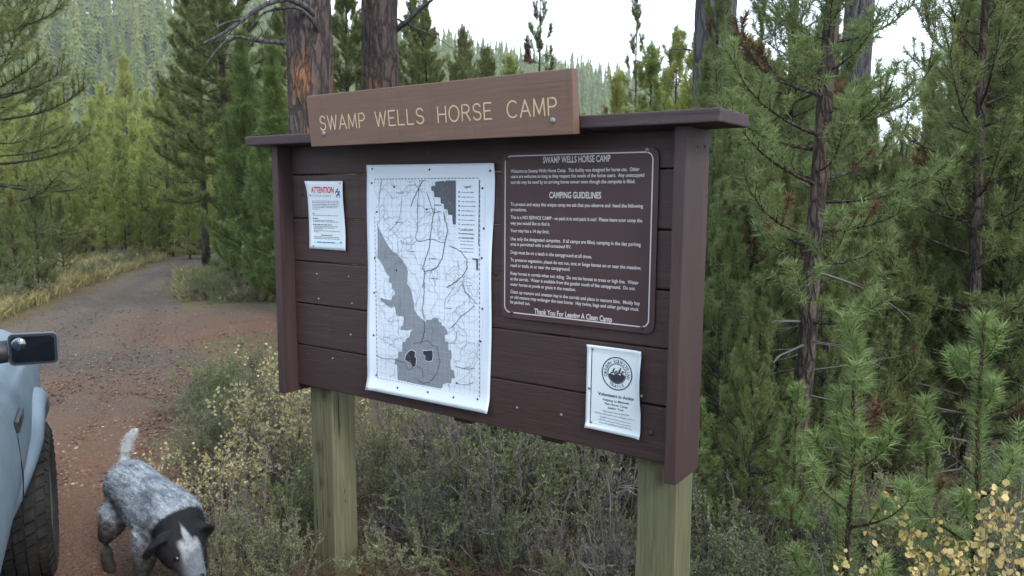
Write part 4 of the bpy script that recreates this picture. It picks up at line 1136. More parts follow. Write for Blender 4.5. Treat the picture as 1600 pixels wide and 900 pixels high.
# ================================================================== SHRUBS
def shrub(name, seed, H, R, n_stem=26, leaf=.012, n_leaf=5000, lm='shrub_leaf', tw=.004, leaf_w=.5, spread=1.0, tips=.30, twig_mat='twig_grey', cover=1.0):
    """a bush: crooked stems from one crown, branching twice, small leaves along the outer twigs"""
    rd = random.Random(seed); rng = np.random.default_rng(seed)
    mb = MB(); p0, p1, wt = [], [], []
    def grow(b, az, el, L, r, lvl):
        pts = [b]; n = 4
        for i in range(n):
            az += rd.gauss(0, .30); el = max(-.35, min(1.45, el+rd.gauss(0, .26))); az2, el2 = az, el
            pts.append(pts[-1]+L/n*np.array([math.cos(az2)*math.cos(el2), math.sin(az2)*math.cos(el2), math.sin(el2)]))
        mb.tube(pts, np.linspace(r, r*.45, n+1), 3, 0, False)
        if lvl >= 1:
            for i in range(n): p0.append(pts[i]); p1.append(pts[i+1]); wt.append((.25 if lvl == 1 else 1.0)*(.3+.7*(i+1)/n))
        if lvl < 3:
            for q in range(rd.randint(3, 5) if lvl < 2 else rd.randint(1, 3)):
                f = rd.uniform(tips, 1); i = min(n-1, int(f*n)); bb = pts[i]+(pts[i+1]-pts[i])*(f*n-i)
                grow(bb, az+rd.uniform(-1.4, 1.4), min(1.5, el+rd.uniform(-.45, .55)), L*rd.uniform(.32, .55), r*.5, lvl+1)
    for s in range(n_stem):
        az = rd.random()*6.283; el = rad(rd.uniform(12, 82)); hh = H*.62/max(.45, math.sin(el)) if el > .7 else R*.75
        b = np.array([rd.uniform(-.12, .12)*R, rd.uniform(-.12, .12)*R, -.02])
        grow(b, az, el, min(hh, R*.8/max(.2, math.cos(el)*spread))*rd.uniform(.7, 1.1), tw*rd.uniform(.7, 1.2), 0)
    p0, p1, wt = np.array(p0), np.array(p1), np.array(wt)
    ln = np.linalg.norm(p1-p0, axis=1)*wt; k = rng.choice(len(p0), size=n_leaf, p=ln/ln.sum())
    t = rng.random(n_leaf)[:, None]; P = p0[k]+(p1[k]-p0[k])*t
    dr = unit(unit(p1[k]-p0[k])*.6+rng.normal(size=(n_leaf, 3))*.7+np.array([0, 0, .25])); sd_ = unit(np.cross(dr, rng.normal(size=(n_leaf, 3))))
    L = leaf*rng.uniform(.55, 1.25, (n_leaf, 1)); Wd = L*leaf_w
    V = np.empty((n_leaf, 6, 3)); nrm = np.cross(dr, sd_); cup = L*.12*rng.uniform(-1, 1.6, (n_leaf, 1))
    V[:, 0] = P; V[:, 3] = P+dr*L
    for q, (f, g) in {1: (.30, -.46), 2: (.72, -.40), 4: (.72, .40), 5: (.30, .46)}.items(): V[:, q] = P+dr*L*f+sd_*Wd*g+nrm*cup
    return (mb.me(name+'_twigs', [M[twig_mat]]), mesh(name+'_leaves', V.reshape(-1, 3), np.arange(n_leaf*6).reshape(-1, 6), [M[lm]]))
BIT = [shrub('bitterbrush_%d' % i, 300+i, .72, .62, 30, .0120, (26000, 22000, 24000)[i], ('shrub_leaf', 'shrub_leaf_green', 'shrub_leaf')[i], tw=.0034) for i in range(3)]
RAB = [shrub('pale_leaved_shrub_%d' % i, 320+i, .80, .55, 20, .020, 1700, 'leaf_cream', leaf_w=.85) for i in range(2)]
BARE = shrub('bare_shrub', 330, .62, .62, 40, .012, 1800, 'shrub_leaf', tw=.0075, tips=.2)
LOW = [shrub('low_shrub_%d' % i, 335+i, .45, .55, 16, .030, 1700, ('shrub_leaf', 'grass_green')[i], leaf_w=.45) for i in range(2)]
YEL = shrub('yellow_leaf_shrub', 340, 1.02, .62, 24, .0180, 2400, 'leaf_yellow', leaf_w=.9, tips=.5)
def S(proto, xy, s, label, group, sz=1.0):
    e = empty('shrub', (xy[0], xy[1], float(dip(xy[0], xy[1]))), RT.random()*6.28); e.scale = (s, s, s*sz)
    link('twigs', proto[0], e); link('leaves', proto[1], e)
    return tag(e, label, 'shrub', group)
# yellow shrub in the right corner
S(YEL, gp(1590, 1.95)[:2], 1.0, 'yellow leaved shrub in the bottom right corner below the saplings', 'yellow leaved shrubs')
S(YEL, gp(1680, 1.95)[:2], 1.12, 'yellow leaved shrub cut by the right edge of the picture', 'yellow leaved shrubs')
for px, d, k in ((1580, 3.0, 1), (1650, 3.3, 0), (1520, 3.5, 2), (1600, 3.9, 1), (1690, 2.9, 2), (1450, 3.4, 0)):
    S(BIT[k], gp(px, d)[:2], .85, 'grey green bush in the shade behind the yellow leaved shrubs', 'bushes behind the yellow shrubs')
# between and behind the posts
G5 = 'grey green bitterbrush under the notice board'
L5 = 'scraggly grey green bush under or beside the notice board'
for x, y, s, k in ((.50, .42, .80, 0), (.78, .50, .66, 1), (1.10, .50, .58, 2), (1.42, .58, .52, 0), (.35, .85, 1.0, 2), (.66, .95, 1.05, 1), (.98, .95, .70, 0), (1.35, 1.0, .62, 2), (.2, 1.5, 1.3, 1), (.55, 1.6, 1.3, 2), (.9, 1.7, 1.0, 0), (1.3, 1.6, .7, 1), (-.2, .75, 1.0, 0),
                   (1.95, .60, .62, 1), (2.2, .95, .65, 0), (2.05, .30, .50, 2), (2.40, .55, .55, 0), (2.55, 1.05, .62, 2), (-.1, 2.3, 1.3, 0), (.4, 2.5, 1.45, 1), (2.45, 1.6, .7, 1), (1.75, 1.15, .6, 2), (2.0, 1.7, .8, 0), (.95, .62, .8, 3), (.62, .66, .9, 3), (1.5, .8, .8, 3), (2.2, .7, .8, 3), (.28, .50, .9, 3), (1.22, .72, .85, 3),
                   (.45, 1.1, 1.2, 3), (.85, 1.25, 1.1, 3), (1.75, .75, .7, 3), (-.3, 1.3, 1.1, 3), (-.8, 3.6, 1.7, 1), (-.2, 3.5, 1.7, 2), (.4, 3.7, 1.7, 0), (1.0, 3.4, 1.3, 1), (-1.4, 3.3, 1.5, 0), (-.6, 4.6, 1.8, 2)):
    S(BIT[k] if k < 3 else BARE, (x, y), s, L5, G5)
for px, d, s, k in ((1120, 2.9, .75, 0), (1165, 2.7, .7, 1), (1210, 2.9, .8, 2), (1250, 2.75, .7, 0), (1300, 3.0, .75, 1), (1140, 3.4, .85, 2), (1200, 3.4, .8, 3), (1340, 3.3, .7, 2), (1405, 2.8, .65, 1), (1280, 2.5, .6, 3)):
    S(BIT[k] if k < 3 else BARE, gp(px, d)[:2], s, 'grey green bush on the shaded ground right of the right post', 'bushes right of the board')
# left of the left post, along the path
G6 = 'shrubs left of the notice board'
for px, py, s, pr, lab in ((345, 930, .62, BIT[0], 'leafy grey green bush right behind the dog'), (425, 905, .70, BIT[2], 'grey green bush at the foot of the left post'), (395, 850, .80, BARE, 'bare twiggy grey bush left of the left post'),
        (450, 830, .85, BIT[1], 'dense bush tucked against the left post'), (345, 800, .70, RAB[0], 'bush with pale yellow leaves nearest the dog'), (335, 745, .72, BIT[0], 'grey green bush behind the pale leaved bush nearest the dog'), (410, 760, .95, RAB[1], 'pale yellow leaved bush left of the left post'), (462, 770, 1.05, RAB[0], 'tall pale yellow leaved bush below the left end board'),
        (375, 705, .85, BIT[2], 'olive bush on the left side of the board by the cinder path'), (345, 665, .80, BIT[1], 'olive green bush at the edge of the cinder path'), (432, 690, 1.0, RAB[1], 'pale leaved bush under the lower left corner of the board'), (325, 640, .62, BARE, 'low bare bush at the corner of road and cinder path'), (400, 640, .9, BIT[0], 'olive bush below the left end of the cinder path'), (455, 640, .95, BIT[2], 'olive bush directly behind the lower left corner of the board')):
    S(pr, on_z(px, py)[:2], s, lab, G6)
G7 = 'low shrubs on the verges of the road'
for px, py in ((300, 470), (330, 470), (365, 466), (400, 470), (350, 455), (385, 456), (425, 458), (338, 446), (410, 446), (372, 440), (440, 470)):
    S(BIT[RT.randrange(3)] if RT.random() < .7 else LOW[0], on_z(px+RT.uniform(-6, 6), py)[:2], RT.uniform(.75, 1.05), 'low olive shrub on the verge between road bend and cinder path', G7)
for k in range(58):
    py = RT.uniform(402, 490); lim = np.interp(py, [390, 413, 452, 500], [300, 232, 110, -12])
    px = RT.uniform(-70, lim-6)
    S((BIT+LOW+LOW)[RT.randrange(7)], on_z(px, py)[:2], RT.uniform(.55, .95), 'low grey green shrub on the left verge of the road', G7)

# ================================================================== GRASS, PEBBLES, LITTER
rngg = np.random.default_rng(9)
def grass(name, spots, hgt, mat, per=14, label=''):
    P = np.repeat(spots, per, axis=0); n = len(P)
    P = P+np.column_stack([rngg.normal(0, .045, (n, 2)), np.zeros(n)])
    a = rngg.random(n)*2*PI; ln = rngg.uniform(.1, .75, n); h = hgt*rngg.uniform(.45, 1.1, n)
    dr = np.column_stack([np.cos(a)*ln, np.sin(a)*ln, np.ones(n)]); dr = unit(dr)*h[:, None]
    sd_ = unit(np.cross(dr, rngg.normal(size=(n, 3))))*.0035*(1+h/.3)[:, None]
    mid = P+dr*.6; tip = P+dr+np.column_stack([np.cos(a), np.sin(a), -np.ones(n)*.3])*(h*.25)[:, None]
    V = np.stack([P-sd_, P+sd_, mid+sd_*.8, mid-sd_*.8, tip], 1).reshape(-1, 3)
    b = np.arange(n)[:, None]*5
    F = [tuple(q) for q in np.concatenate([b+np.array([0, 1, 2, 3])], 0)]+[tuple(q) for q in (b+np.array([3, 2, 4]))]
    o = link(name, mesh(name, V, F, M[mat])); return tag(o, label, kind='stuff')
def spots_px(n, f):
    out = []
    while len(out) < n:
        p = f()
        if p is not None: out.append(p)
    out = np.array(out); out[:, 2] += dip(out[:, 0], out[:, 1]); return out
def verge_left():
    py = RT.uniform(398, 520); lim = np.interp(py, [390, 413, 452, 500, 520], [305, 236, 116, -4, -50])
    px = lim-abs(RT.gauss(0, 1))*120; 
    return on_z(px, py) if px > -120 else None
def verge_right():
    px, py = RT.uniform(275, 440), RT.uniform(425, 470)
    return on_z(px, py)
def near_bush():
    return np.array([RT.uniform(-3.2, 2.6), RT.uniform(-.1, 3.5), 0])
def ok_near():
    p = near_bush()
    return p if p[1] > .25-.42*min(0, p[0]) - .0 else None
grass('verge_grass_dry', np.concatenate([spots_px(950, verge_left), spots_px(160, verge_right)]), .26, 'grass_dry', 14, 'dry straw coloured grass along the road verges')
grass('verge_grass_green', np.concatenate([spots_px(700, verge_left), spots_px(420, verge_right)]), .22, 'grass_green', 12, 'olive green grass along the road verges')
grass('understorey_grass', spots_px(150, ok_near), .14, 'grass_green', 10, 'thin grass among the bushes under the notice board')

def pebbles(name, n, f, smin, smax, mat, label, flatk=.7, long=1.0):
    V0 = np.array([(1, 0, 0), (-1, 0, 0), (0, 1, 0), (0, -1, 0), (0, 0, 1), (0, 0, -1)], float)
    F0 = np.array([(0, 2, 4), (2, 1, 4), (1, 3, 4), (3, 0, 4), (2, 0, 5), (1, 2, 5), (3, 1, 5), (0, 3, 5)])
    P = spots_px(n, f); n = len(P); s = (smin+(smax-smin)*rngg.random(n)**3)[:, None, None]
    V = V0[None]*s*rngg.uniform(.6, 1.2, (n, 6, 1))*np.array([long, 1, flatk])
    a = rngg.random(n)*6.283; c, si = np.cos(a), np.sin(a)
    R_ = np.zeros((n, 3, 3)); R_[:, 0, 0] = c; R_[:, 0, 1] = -si; R_[:, 1, 0] = si; R_[:, 1, 1] = c; R_[:, 2, 2] = 1
    V = np.einsum('nij,nkj->nki', R_, V)+P[:, None, :]+np.array([0, 0, .012])
    o = link(name, mesh(name, V.reshape(-1, 3), (np.arange(n)[:, None, None]*6+F0[None]).reshape(-1, 3), M[mat]))
    return tag(o, label, kind='stuff')
def drive():
    px, py = RT.uniform(20, 460), 480+430*RT.random()**.8
    return on_z(px, py, .008)
pebbles('cinder_pebbles', 22000, drive, .003, .019, 'pebble', 'loose reddish cinder pebbles on the drive')
pebbles('wood_chips', 130, drive, .006, .020, 'chip', 'pale wood chips and leaves scattered on the drive', .3, 2.2)
def litter_spot(): return np.array([RT.uniform(-2.5, 3.2), RT.uniform(-.6, 3.5), .004])
def needle_litter():
    n = 16000; P = np.array([on_z(RT.uniform(60, 1000), 900-330*RT.random()**1.3, .014) for _ in range(n)]); P[:, 2] += rngg.random(n)*.012
    a = rngg.random(n)*6.283; L = rngg.uniform(.02, .055, n)
    d = np.column_stack([np.cos(a), np.sin(a), rngg.normal(0, .12, n)])*L[:, None]; s = np.column_stack([-np.sin(a), np.cos(a), np.zeros(n)])*.0012
    V = np.stack([P-d/2-s, P-d/2+s, P+d/2], 1).reshape(-1, 3)
    o = link('needle_litter', mesh('needle_litter', V, np.arange(n*3).reshape(-1, 3), M['needle_brown'])); tag(o, 'fallen brown pine needles on the cinder drive', kind='stuff')
needle_litter()

# ================================================================== FAR CONIFERS ON THE HILL
def conifer_tiers(seed, tiers=17, seg=7, slim=.115):
    """a spire built of ragged drooping skirts, unit height"""
    rg = np.random.default_rng(seed); V = []; F = []
    for k in range(tiers):
        t0 = .10+.86*k/tiers; R_ = slim*(1-t0)**.85+.012; drop = 1.9/tiers
        apex = min(1.0, t0+drop*.75); b = len(V)
        ox, oy = rg.normal(0, .008, 2)
        V.append((ox*.3, oy*.3, apex))
        for q in range(seg*2):
            a = PI*q/seg+rg.uniform(-.12, .12)+k; r = R_*(rg.uniform(.55, 1.35) if q % 2 == 0 else rg.uniform(.30, .60))
            V.append((ox+r*math.cos(a), oy+r*math.sin(a), t0-R_*rg.uniform(.0, .5)*(q % 2 == 0)+.02*(q % 2)))
        for q in range(seg*2): F.append((b, b+1+q, b+1+(q+1) % (seg*2)))
    return np.array(V), F
def conifer_mesh(seed):
    V, F = conifer_tiers(seed)
    Vt, Ft = tube([(0, 0, -.05), (0, 0, .5), (0, 0, .99)], [.012, .008, .002], 5)
    V2 = np.concatenate([V, Vt]); F2 = list(F)+[tuple(i+len(V) for i in f) for f in Ft]
    return mesh('far_conifer', V2, F2, [M['needle_far'], M['bark_grey']], [0]*len(F)+[1]*len(Ft), True)
FARM = [conifer_mesh(400+i) for i in range(5)]
rf = np.random.default_rng(12)
cand = []
for s in np.arange(-300, 760, 6.6):
    for t in np.arange(-200, 60, 6.6):
        x = HA[0]+(s+rf.uniform(-3.2, 3.2))*hd[0]+(t+rf.uniform(-3.2, 3.2))*hn[0]; y = HA[1]+(s+rf.uniform(-3.2, 3.2))*hd[1]+(t+rf.uniform(-3.2, 3.2))*hn[1]
        cand.append((x, y, float(hill_z(np.array(x), np.array(y)))))
cand = np.array(cand)
rel = cand-CAM; dep = rel@AX_F; ppx = 800+F_PX*(rel@AX_R)/dep; ppy = 450-F_PX*(rel@AX_U)/dep
inview = ((ppx > 70) & (ppx < 335)) | ((ppx > 625) & (ppx < 965))
inview &= (ppy < 265) & (dep > 50)
order = np.argsort(np.where(inview, dep, 1e9))
# keep the biggest looking ones as single trees, spread over what can be seen
vis = [i for i in order if inview[i]]
solo = set(vis[:150]) | set(vis[150::max(1, (len(vis)-150)//140)][:140])
for i in sorted(solo):
    h = rf.uniform(10, 22)
    o = link('far_conifer', FARM[rf.integers(5)], None, tuple(cand[i])); o.scale = (h, h, h); o.rotation_euler = (0, 0, rf.random()*6)
    tag(o, 'distant slender conifer on the hazy forested hill', 'tree', 'conifers on the far hill')
rest = [i for i in range(len(cand)) if i not in solo and (dep[i] > 30) and (-500 < ppx[i] < 2100)]
base = [conifer_tiers(420+i, 7, 5) for i in range(3)]
Vs, Fs, nb_ = [], [], 0
for i in rest:
    h = rf.uniform(10, 20); a = rf.random()*6.283; c, sn = math.cos(a), math.sin(a)
    Bv, Bf = base[rf.integers(3)]; B = Bv*h
    Vs.append(np.column_stack([B[:, 0]*c-B[:, 1]*sn, B[:, 0]*sn+B[:, 1]*c, B[:, 2]])+cand[i]); Fs.append(np.array(Bf)+nb_); nb_ += len(B)
tag(link('hillside_forest', mesh('hillside_forest', np.concatenate(Vs), np.concatenate(Fs), M['needle_far'], smooth=True)), 'mass of conifers covering the far hill', kind='stuff')

# ================================================================== TRUCK
dv = ray(140, 296); TD = unit(np.array([dv[0], dv[1], 0])); TR = np.array([TD[1], -TD[0], 0])
TO = np.array([CAM[0], CAM[1], 0])+3.75*TD-.245*TR
truck = empty('pickup_truck', TO, math.atan2(TD[1], TD[0]))
tag(truck, 'pale blue grey dusty pickup truck at the left edge with its door mirror towards us', 'truck')
def car_paint():
    t = NT('faded_blue_grey_paint')
    n = t.noise(t.co('Object'), 4, 5, .6); d = t.noise(t.co('Object', (8, 8, 3)), 6, 5, .7)
    c = t.mix(t.rng(n, .35, .7), (.125, .176, .225), (.165, .222, .275))
    c = t.mix(t.rng(d, .50, .78, 0, .5), c, (.25, .245, .235))
    t.bsdf(c, .55, t.bump(d, .12, .003), spec=.35); return t.m
M['paint'] = car_paint()
M['black_plastic'] = flat('black_plastic', (.012, .014, .018), .5)
M['glass_dark'] = flat('dark_window_glass', (.010, .012, .014), .06, spec=.6)
M['mirror'] = flat('mirror_glass', (.045, .05, .06), .03, 1.0)
M['mirror_round'] = flat('round_mirror_glass', (.17, .185, .21), .03, 1.0)
M['chrome_edge'] = flat('worn_mirror_shell', (.13, .15, .19), .4, .2)
def rubber():
    t = NT('dusty_tyre_rubber'); n = t.noise(t.co('Object'), 18, 4)
    t.bsdf(t.mix(t.rng(n, .4, .75, 0, .7), (.014, .014, .015), (.042, .036, .031)), .85, spec=.25); return t.m
M['rubber'] = rubber()
M['rim'] = flat('dusty_steel_rim', (.20, .20, .20), .5, .5)
# local axes: +x forward, +y left (into the truck), z up. x=0 is the front axle
AR, AZ = .405, .345
prof = [(.17, .33), (.115, .38), (.062, .48), (.026, .60), (.006, .70), (.004, .76), (.010, .84), (.022, .90), (.040, .96), (.075, 1.01), (.14, 1.045), (.30, 1.075), (.55, 1.095), (.85, 1.10)]
prof = prof+[(1.70-a, z) for a, z in prof[-2::-1]]
xs = np.concatenate([np.linspace(-4.3, -1.3, 16), np.linspace(-1.22, .80, 60)])
def body_pt(x, a, z):
    k = max(0, (x-.35)/.45); a2 = a+(.85-a)*.16*k*k; z2 = z-.10*k*k*(z > .8)
    return (x, a2, z2-.018*max(0, x+1.2)*(z > .95))
V = []; F = []
# refine the profile along z on the near flank
pr2 = []
for (a, z), (b, c) in zip(prof[:-1], prof[1:]):
    for i in range(3): pr2.append((a+(b-a)*i/3, z+(c-z)*i/3))
pr2.append(prof[-1])
npf = len(pr2)
for x in xs:
    for a, z in pr2: V.append(body_pt(x, a, z))
V = np.array(V)
def in_arch(p):
    return any((p[0]-cx_)**2+(p[2]-AZ)**2 < AR**2 for cx_ in (0.0, -3.1)) and p[2] < .95 and (p[1] < .25 or p[1] > 1.45)
for i in range(len(xs)-1):
    for j in range(npf-1):
        q = (i*npf+j, (i+1)*npf+j, (i+1)*npf+j+1, i*npf+j+1)
        if in_arch(V[list(q)].mean(0)): continue
        F.append(q)
F.append(tuple(range(npf-1, -1, -1))); F.append(tuple((len(xs)-1)*npf+j for j in range(npf)))
link('body', mesh('truck_body', V, F, M['paint'], smooth=True), truck)
# cab above the belt line
cab = MB()
ring = lambda x0, x1, y, z: [(x0, y, z), (x1, y, z), (x1, 1.70-y, z), (x0, 1.70-y, z)]
lv = [ring(-2.75, -.80, .06, 1.03), ring(-2.70, -.86, .07, 1.10), ring(-2.55, -1.45, .22, 1.62), ring(-2.45, -1.60, .30, 1.68)]
Vc = np.array([p for r in lv for p in r]); Fc = []
for k in range(3):
    for j in range(4): Fc.append((k*4+j, k*4+(j+1) % 4, k*4+4+(j+1) % 4, k*4+4+j))
Fc.append((12, 13, 14, 15)); cab.add(Vc, Fc); cab.obj('cab', [M['paint']], truck)
def pane(name, pts, off):
    c = np.mean(np.array(pts), 0); P = [tuple(np.array(p)*.93+c*.07+np.array(off)) for p in pts]; P2 = [tuple(np.array(p)-np.array(off)*1.5) for p in P]
    link(name, mesh(name, P+P2, [(0, 1, 2, 3), (7, 6, 5, 4), (0, 4, 5, 1), (1, 5, 6, 2), (2, 6, 7, 3), (3, 7, 4, 0)], M['glass_dark']), truck)
pane('side_window', [(-2.66, .075, 1.13), (-1.02, .075, 1.13), (-1.47, .205, 1.58), (-2.55, .205, 1.58)], (0, -.006, .002))
pane('side_window', [(-1.02, 1.625, 1.13), (-2.66, 1.625, 1.13), (-2.55, 1.495, 1.58), (-1.47, 1.495, 1.58)], (0, .006, .002))
pane('windscreen', [(-.90, .10, 1.12), (-.90, 1.60, 1.12), (-1.45, 1.46, 1.60), (-1.45, .24, 1.60)], (.006, 0, .004))
# flare round the front and rear wheel arches (near side and far side)
def flare(cx_, side):
    mb = MB(); rings = []
    n = 26
    sec = [(AR-.012, .05), (AR-.012, -.020), (AR+.004, -.030), (AR+.03, -.026), (AR+.055, -.010), (AR+.065, .02)]
    Vf = []
    for i in range(n+1):
        a = rad(-12+204*i/n)
        for r, y in sec:
            lo = max(0., .80-math.sin(a))/.80; yo = y*(1-.75*min(1, lo))+.115*min(1.2, lo)**1.3; yy = yo if side < 0 else 1.70-yo
            zz = AZ+r*math.sin(a); bulge = .006*max(0, math.sin(a))
            Vf.append((cx_+r*math.cos(a), yy-(bulge if side < 0 else -bulge), zz))
    k = len(sec); Ff = [(i*k+j, i*k+j+1, (i+1)*k+j+1, (i+1)*k+j) for i in range(n) for j in range(k-1)]
    return link('wheel_flare', mesh('wheel_flare', Vf, Ff, M['paint'], smooth=True), truck)
for cx_ in (0.0, -3.1):
    flare(cx_, -1); flare(cx_, 1)
def wheel(cx_, y_out, sgn):
    R0, W = .328, .235
    we = empty('wheel', (cx_, y_out, R0)); we.parent = truck
    secp = [(.205, .030), (.225, .012), (.262, .0), (.300, .006), (.312, .024), (.315, .045), (.315, W-.045), (.312, W-.024), (.300, W-.006), (.225, W-.012), (.205, W-.03)]
    n = 64; V = []; k = len(secp)
    for i in range(n):
        a = 2*PI*i/n
        for r, y in secp: V.append((r*math.cos(a), y*sgn, r*math.sin(a)))
    F = [(i*k+j, ((i+1) % n)*k+j, ((i+1) % n)*k+(j+1) % k, i*k+(j+1) % k) for i in range(n) for j in range(k)]
    tb = MB(); tb.add(V, F)
    rt = random.Random(4)
    for row in range(5):
        y0 = .014+row*(W-.028)/5; y1 = y0+(W-.028)/5-.008
        for i in range(40):
            a0 = 2*PI*(i+.5*(row % 2)+rt.uniform(-.05, .05))/40; a1 = a0+2*PI/40*.80
            ra = .308 if row in (0, 4) else .312; rb = R0+(.0 if row not in (0, 4) else -.004)
            P = []
            for a, skew in ((a0, 0), (a1, 0)):
                for y in (y0, y1):
                    for r in (ra, rb): P.append((r*math.cos(a+(.05*(y-y0)/.04)), y*sgn, r*math.sin(a+(.05*(y-y0)/.04))))
            tb.add(P, [(0, 1, 3, 2), (4, 6, 7, 5), (0, 4, 5, 1), (2, 3, 7, 6), (1, 5, 7, 3)])
        # shoulder lugs down the sidewall
    for i in range(40):
        a0 = 2*PI*i/40; a1 = a0+2*PI/40*.55
        P = [(r*math.cos(a), y*sgn, r*math.sin(a)) for a in (a0, a1) for r, y in ((.330, .016), (.296, .0), (.292, .012))]
        tb.add(P, [(0, 1, 4, 3), (1, 2, 5, 4), (0, 2, 1), (3, 4, 5)])
    t = tb.obj('tyre', [M['rubber']], we)
    rsec = [(.212, .034), (.200, .020), (.190, .045), (.150, .070), (.075, .045), (.060, .030), (.0, .030)]
    V = []; k = len(rsec); n = 40
    for i in range(n):
        a = 2*PI*i/n
        for r, y in rsec: V.append((r*math.cos(a), y*sgn, r*math.sin(a)))
    F = [(i*k+j, ((i+1) % n)*k+j, ((i+1) % n)*k+j+1, i*k+j+1) for i in range(n) for j in range(k-1)]
    link('rim', mesh('rim', V, F, M['rim'], smooth=True), we)
    for i in range(6):
        a = 2*PI*i/6; V, F = tube([(.11*math.cos(a), .055*sgn, .11*math.sin(a)), (.11*math.cos(a), .030*sgn, .11*math.sin(a))], .011, 6)
        link('lug_nut', mesh('lug_nut', V, F, M['steel_dark']), we)
for cx_ in (0.0, -3.1):
    wheel(cx_, -.040, 1); wheel(cx_, 1.74, -1)
# seams and trim on the near flank
def seam(name, pts, r, mat):
    V, F = tube(pts, r, 5); link(name, mesh(name, V, F, M[mat]), truck)
seam('door_seam', [(-.80, .036, .93), (-.80, .009, .83), (-.80, .001, .70), (-.79, .007, .6), (-.77, .020, .5), (-.75, .045, .43)], .0022, 'black_plastic')
seam('door_seam', [(-1.95, .036, .93), (-1.95, .009, .83), (-1.95, .001, .70), (-1.95, .007, .6), (-1.95, .020, .5), (-1.95, .045, .43)], .0022, 'black_plastic')
bevel_box('side_marker', (-.80, -.60, .002, .016, .845, .885), M['black_plastic'], truck, .004)
bevel_box('marker_lens', (-.70, -.635, .0005, .008, .852, .880), M['steel_dark'], truck, .002)
bevel_box('front_bumper', (.72, .90, .12, 1.58, .42, .60), M['steel_dark'], truck, .03, 3)
for y in (.30, 1.40):
    V, F = tube([(.60, y, .80), (.775, y, .80)], .085, 16); link('headlight', mesh('headlight', V, F, M['steel']), truck)
# door mirror: housing, arm, flat glass and a stuck-on round mirror
mpx = lambda px, py, dep: at(px, py, dep)
me_ = empty('door_mirror', (0, 0, 0)); me_.parent = truck
inv = Matrix.Translation(Vector(TO)) @ Matrix.Rotation(math.atan2(TD[1], TD[0]), 4, 'Z')
inv = inv.inverted()
def tl(p): v = inv @ Vector(p); return np.array(v)
MDEP = 2.45
c00, c10, c11, c01 = [tl(at(px, py, MDEP+dd)) for px, py, dd in ((19, 519, .05), (91, 522, .0), (90, 569, .0), (24, 569, .05))]
ux = unit(c10-c00); uz = np.array([0, 0, 1.]); un = unit(np.cross(ux, uz))          # un: towards the viewer or away
thM = rad(8.0); un = np.array([-math.cos(thM), math.sin(thM), .02]); un = unit(un); ux = unit(np.cross(un, uz)); ux = ux if ux[1] < 0 else -ux; uz = unit(np.cross(ux, un)); uz = uz if uz[2] > 0 else -uz
def s_for(px_):
    lo_, hi_ = -.3, .3
    for _ in range(40):
        md_ = (lo_+hi_)/2; wp = np.array(inv.inverted() @ Vector(cM0+ux*md_))-CAM
        if 800+F_PX*(wp@AX_R)/(wp@AX_F) < px_: lo_ = md_
        else: hi_ = md_
    return lo_
cM0 = tl(at(52, 545, MDEP)); sa_, sb_ = s_for(13), s_for(91)
wM = sb_-sa_; hM = c00[2]-c01[2]; cM = cM0+ux*(sa_+sb_)/2
def rr2(w, h, r, n=5):
    P = []
    for sx, sz, a0_ in ((1, 1, 0), (-1, 1, 90), (-1, -1, 180), (1, -1, 270)):
        for i in range(n+1): a = rad(a0_+90*i/n); P.append((sx*(w/2-r)+r*math.cos(a), sz*(h/2-r)+r*math.sin(a)))
    return P
def loft(name, rings_, mat, cap0=True, cap1=True):
    k = len(rings_[0]); V = [cM+ux*a+uz*b+un*d for R_ in rings_ for a, b, d in R_]; F = []
    for i in range(len(rings_)-1):
        for j in range(k): F.append((i*k+j, i*k+(j+1) % k, (i+1)*k+(j+1) % k, (i+1)*k+j))
    if cap0: F.append(tuple(range(k)))
    if cap1: F.append(tuple((len(rings_)-1)*k+j for j in range(k)))
    return link(name, mesh(name, V, F, M[mat], smooth=False), me_)
rg3 = lambda w, h, r, d: [(a, b, d) for a, b in rr2(w, h, r)]
loft('housing', [rg3(wM, hM, .016, .004), rg3(wM*1.005, hM*1.005, .018, -.006), rg3(wM*.90, hM*.90, .020, -.035), rg3(wM*.66, hM*.70, .02, -.065)], 'chrome_edge')
loft('bezel', [rg3(wM*.975, hM*.94, .014, .0042), rg3(wM*.965, hM*.925, .014, .0062)], 'black_plastic')
loft('mirror_glass', [rg3(wM*.86, hM*.80, .010, .0064), rg3(wM*.855, hM*.79, .010, .0074)], 'mirror')
# round blind spot mirror, domed
rm = hM*.215; cx2, cz2 = -wM*.27, hM*.17; V = []; n = 24
for r, d in ((1.0, .0076), (1.0, .0100), (.85, .0128), (.6, .0152), (.3, .0168)):
    for i in range(n): V.append(cM+ux*(cx2+rm*r*math.cos(2*PI*i/n))+uz*(cz2+rm*r*math.sin(2*PI*i/n))+un*d)
V.append(cM+ux*cx2+uz*cz2+un*.0175); F = [(k*n+i, k*n+(i+1) % n, (k+1)*n+(i+1) % n, (k+1)*n+i) for k in range(4) for i in range(n)]+[(4*n+i, 4*n+(i+1) % n, 5*n) for i in range(n)]
link('round_mirror', mesh('round_mirror', V, F, M['mirror_round'], smooth=True), me_)
aw = [cM-ux*(wM*.46)+uz*(-hM*.05)+un*(-.02), cM-ux*(wM*.75)+uz*(-hM*.10)+un*(-.03), cM-ux*(wM*1.15)+uz*(-hM*.22)+un*(-.04), cM-ux*(wM*1.9)+uz*(-hM*.6)+un*(-.05)]
V, F = tube(aw, [hM*.34, hM*.36, hM*.42, hM*.6], 10); link('mirror_arm', mesh('mirror_arm', V, F, M['black_plastic'], smooth=True), me_)

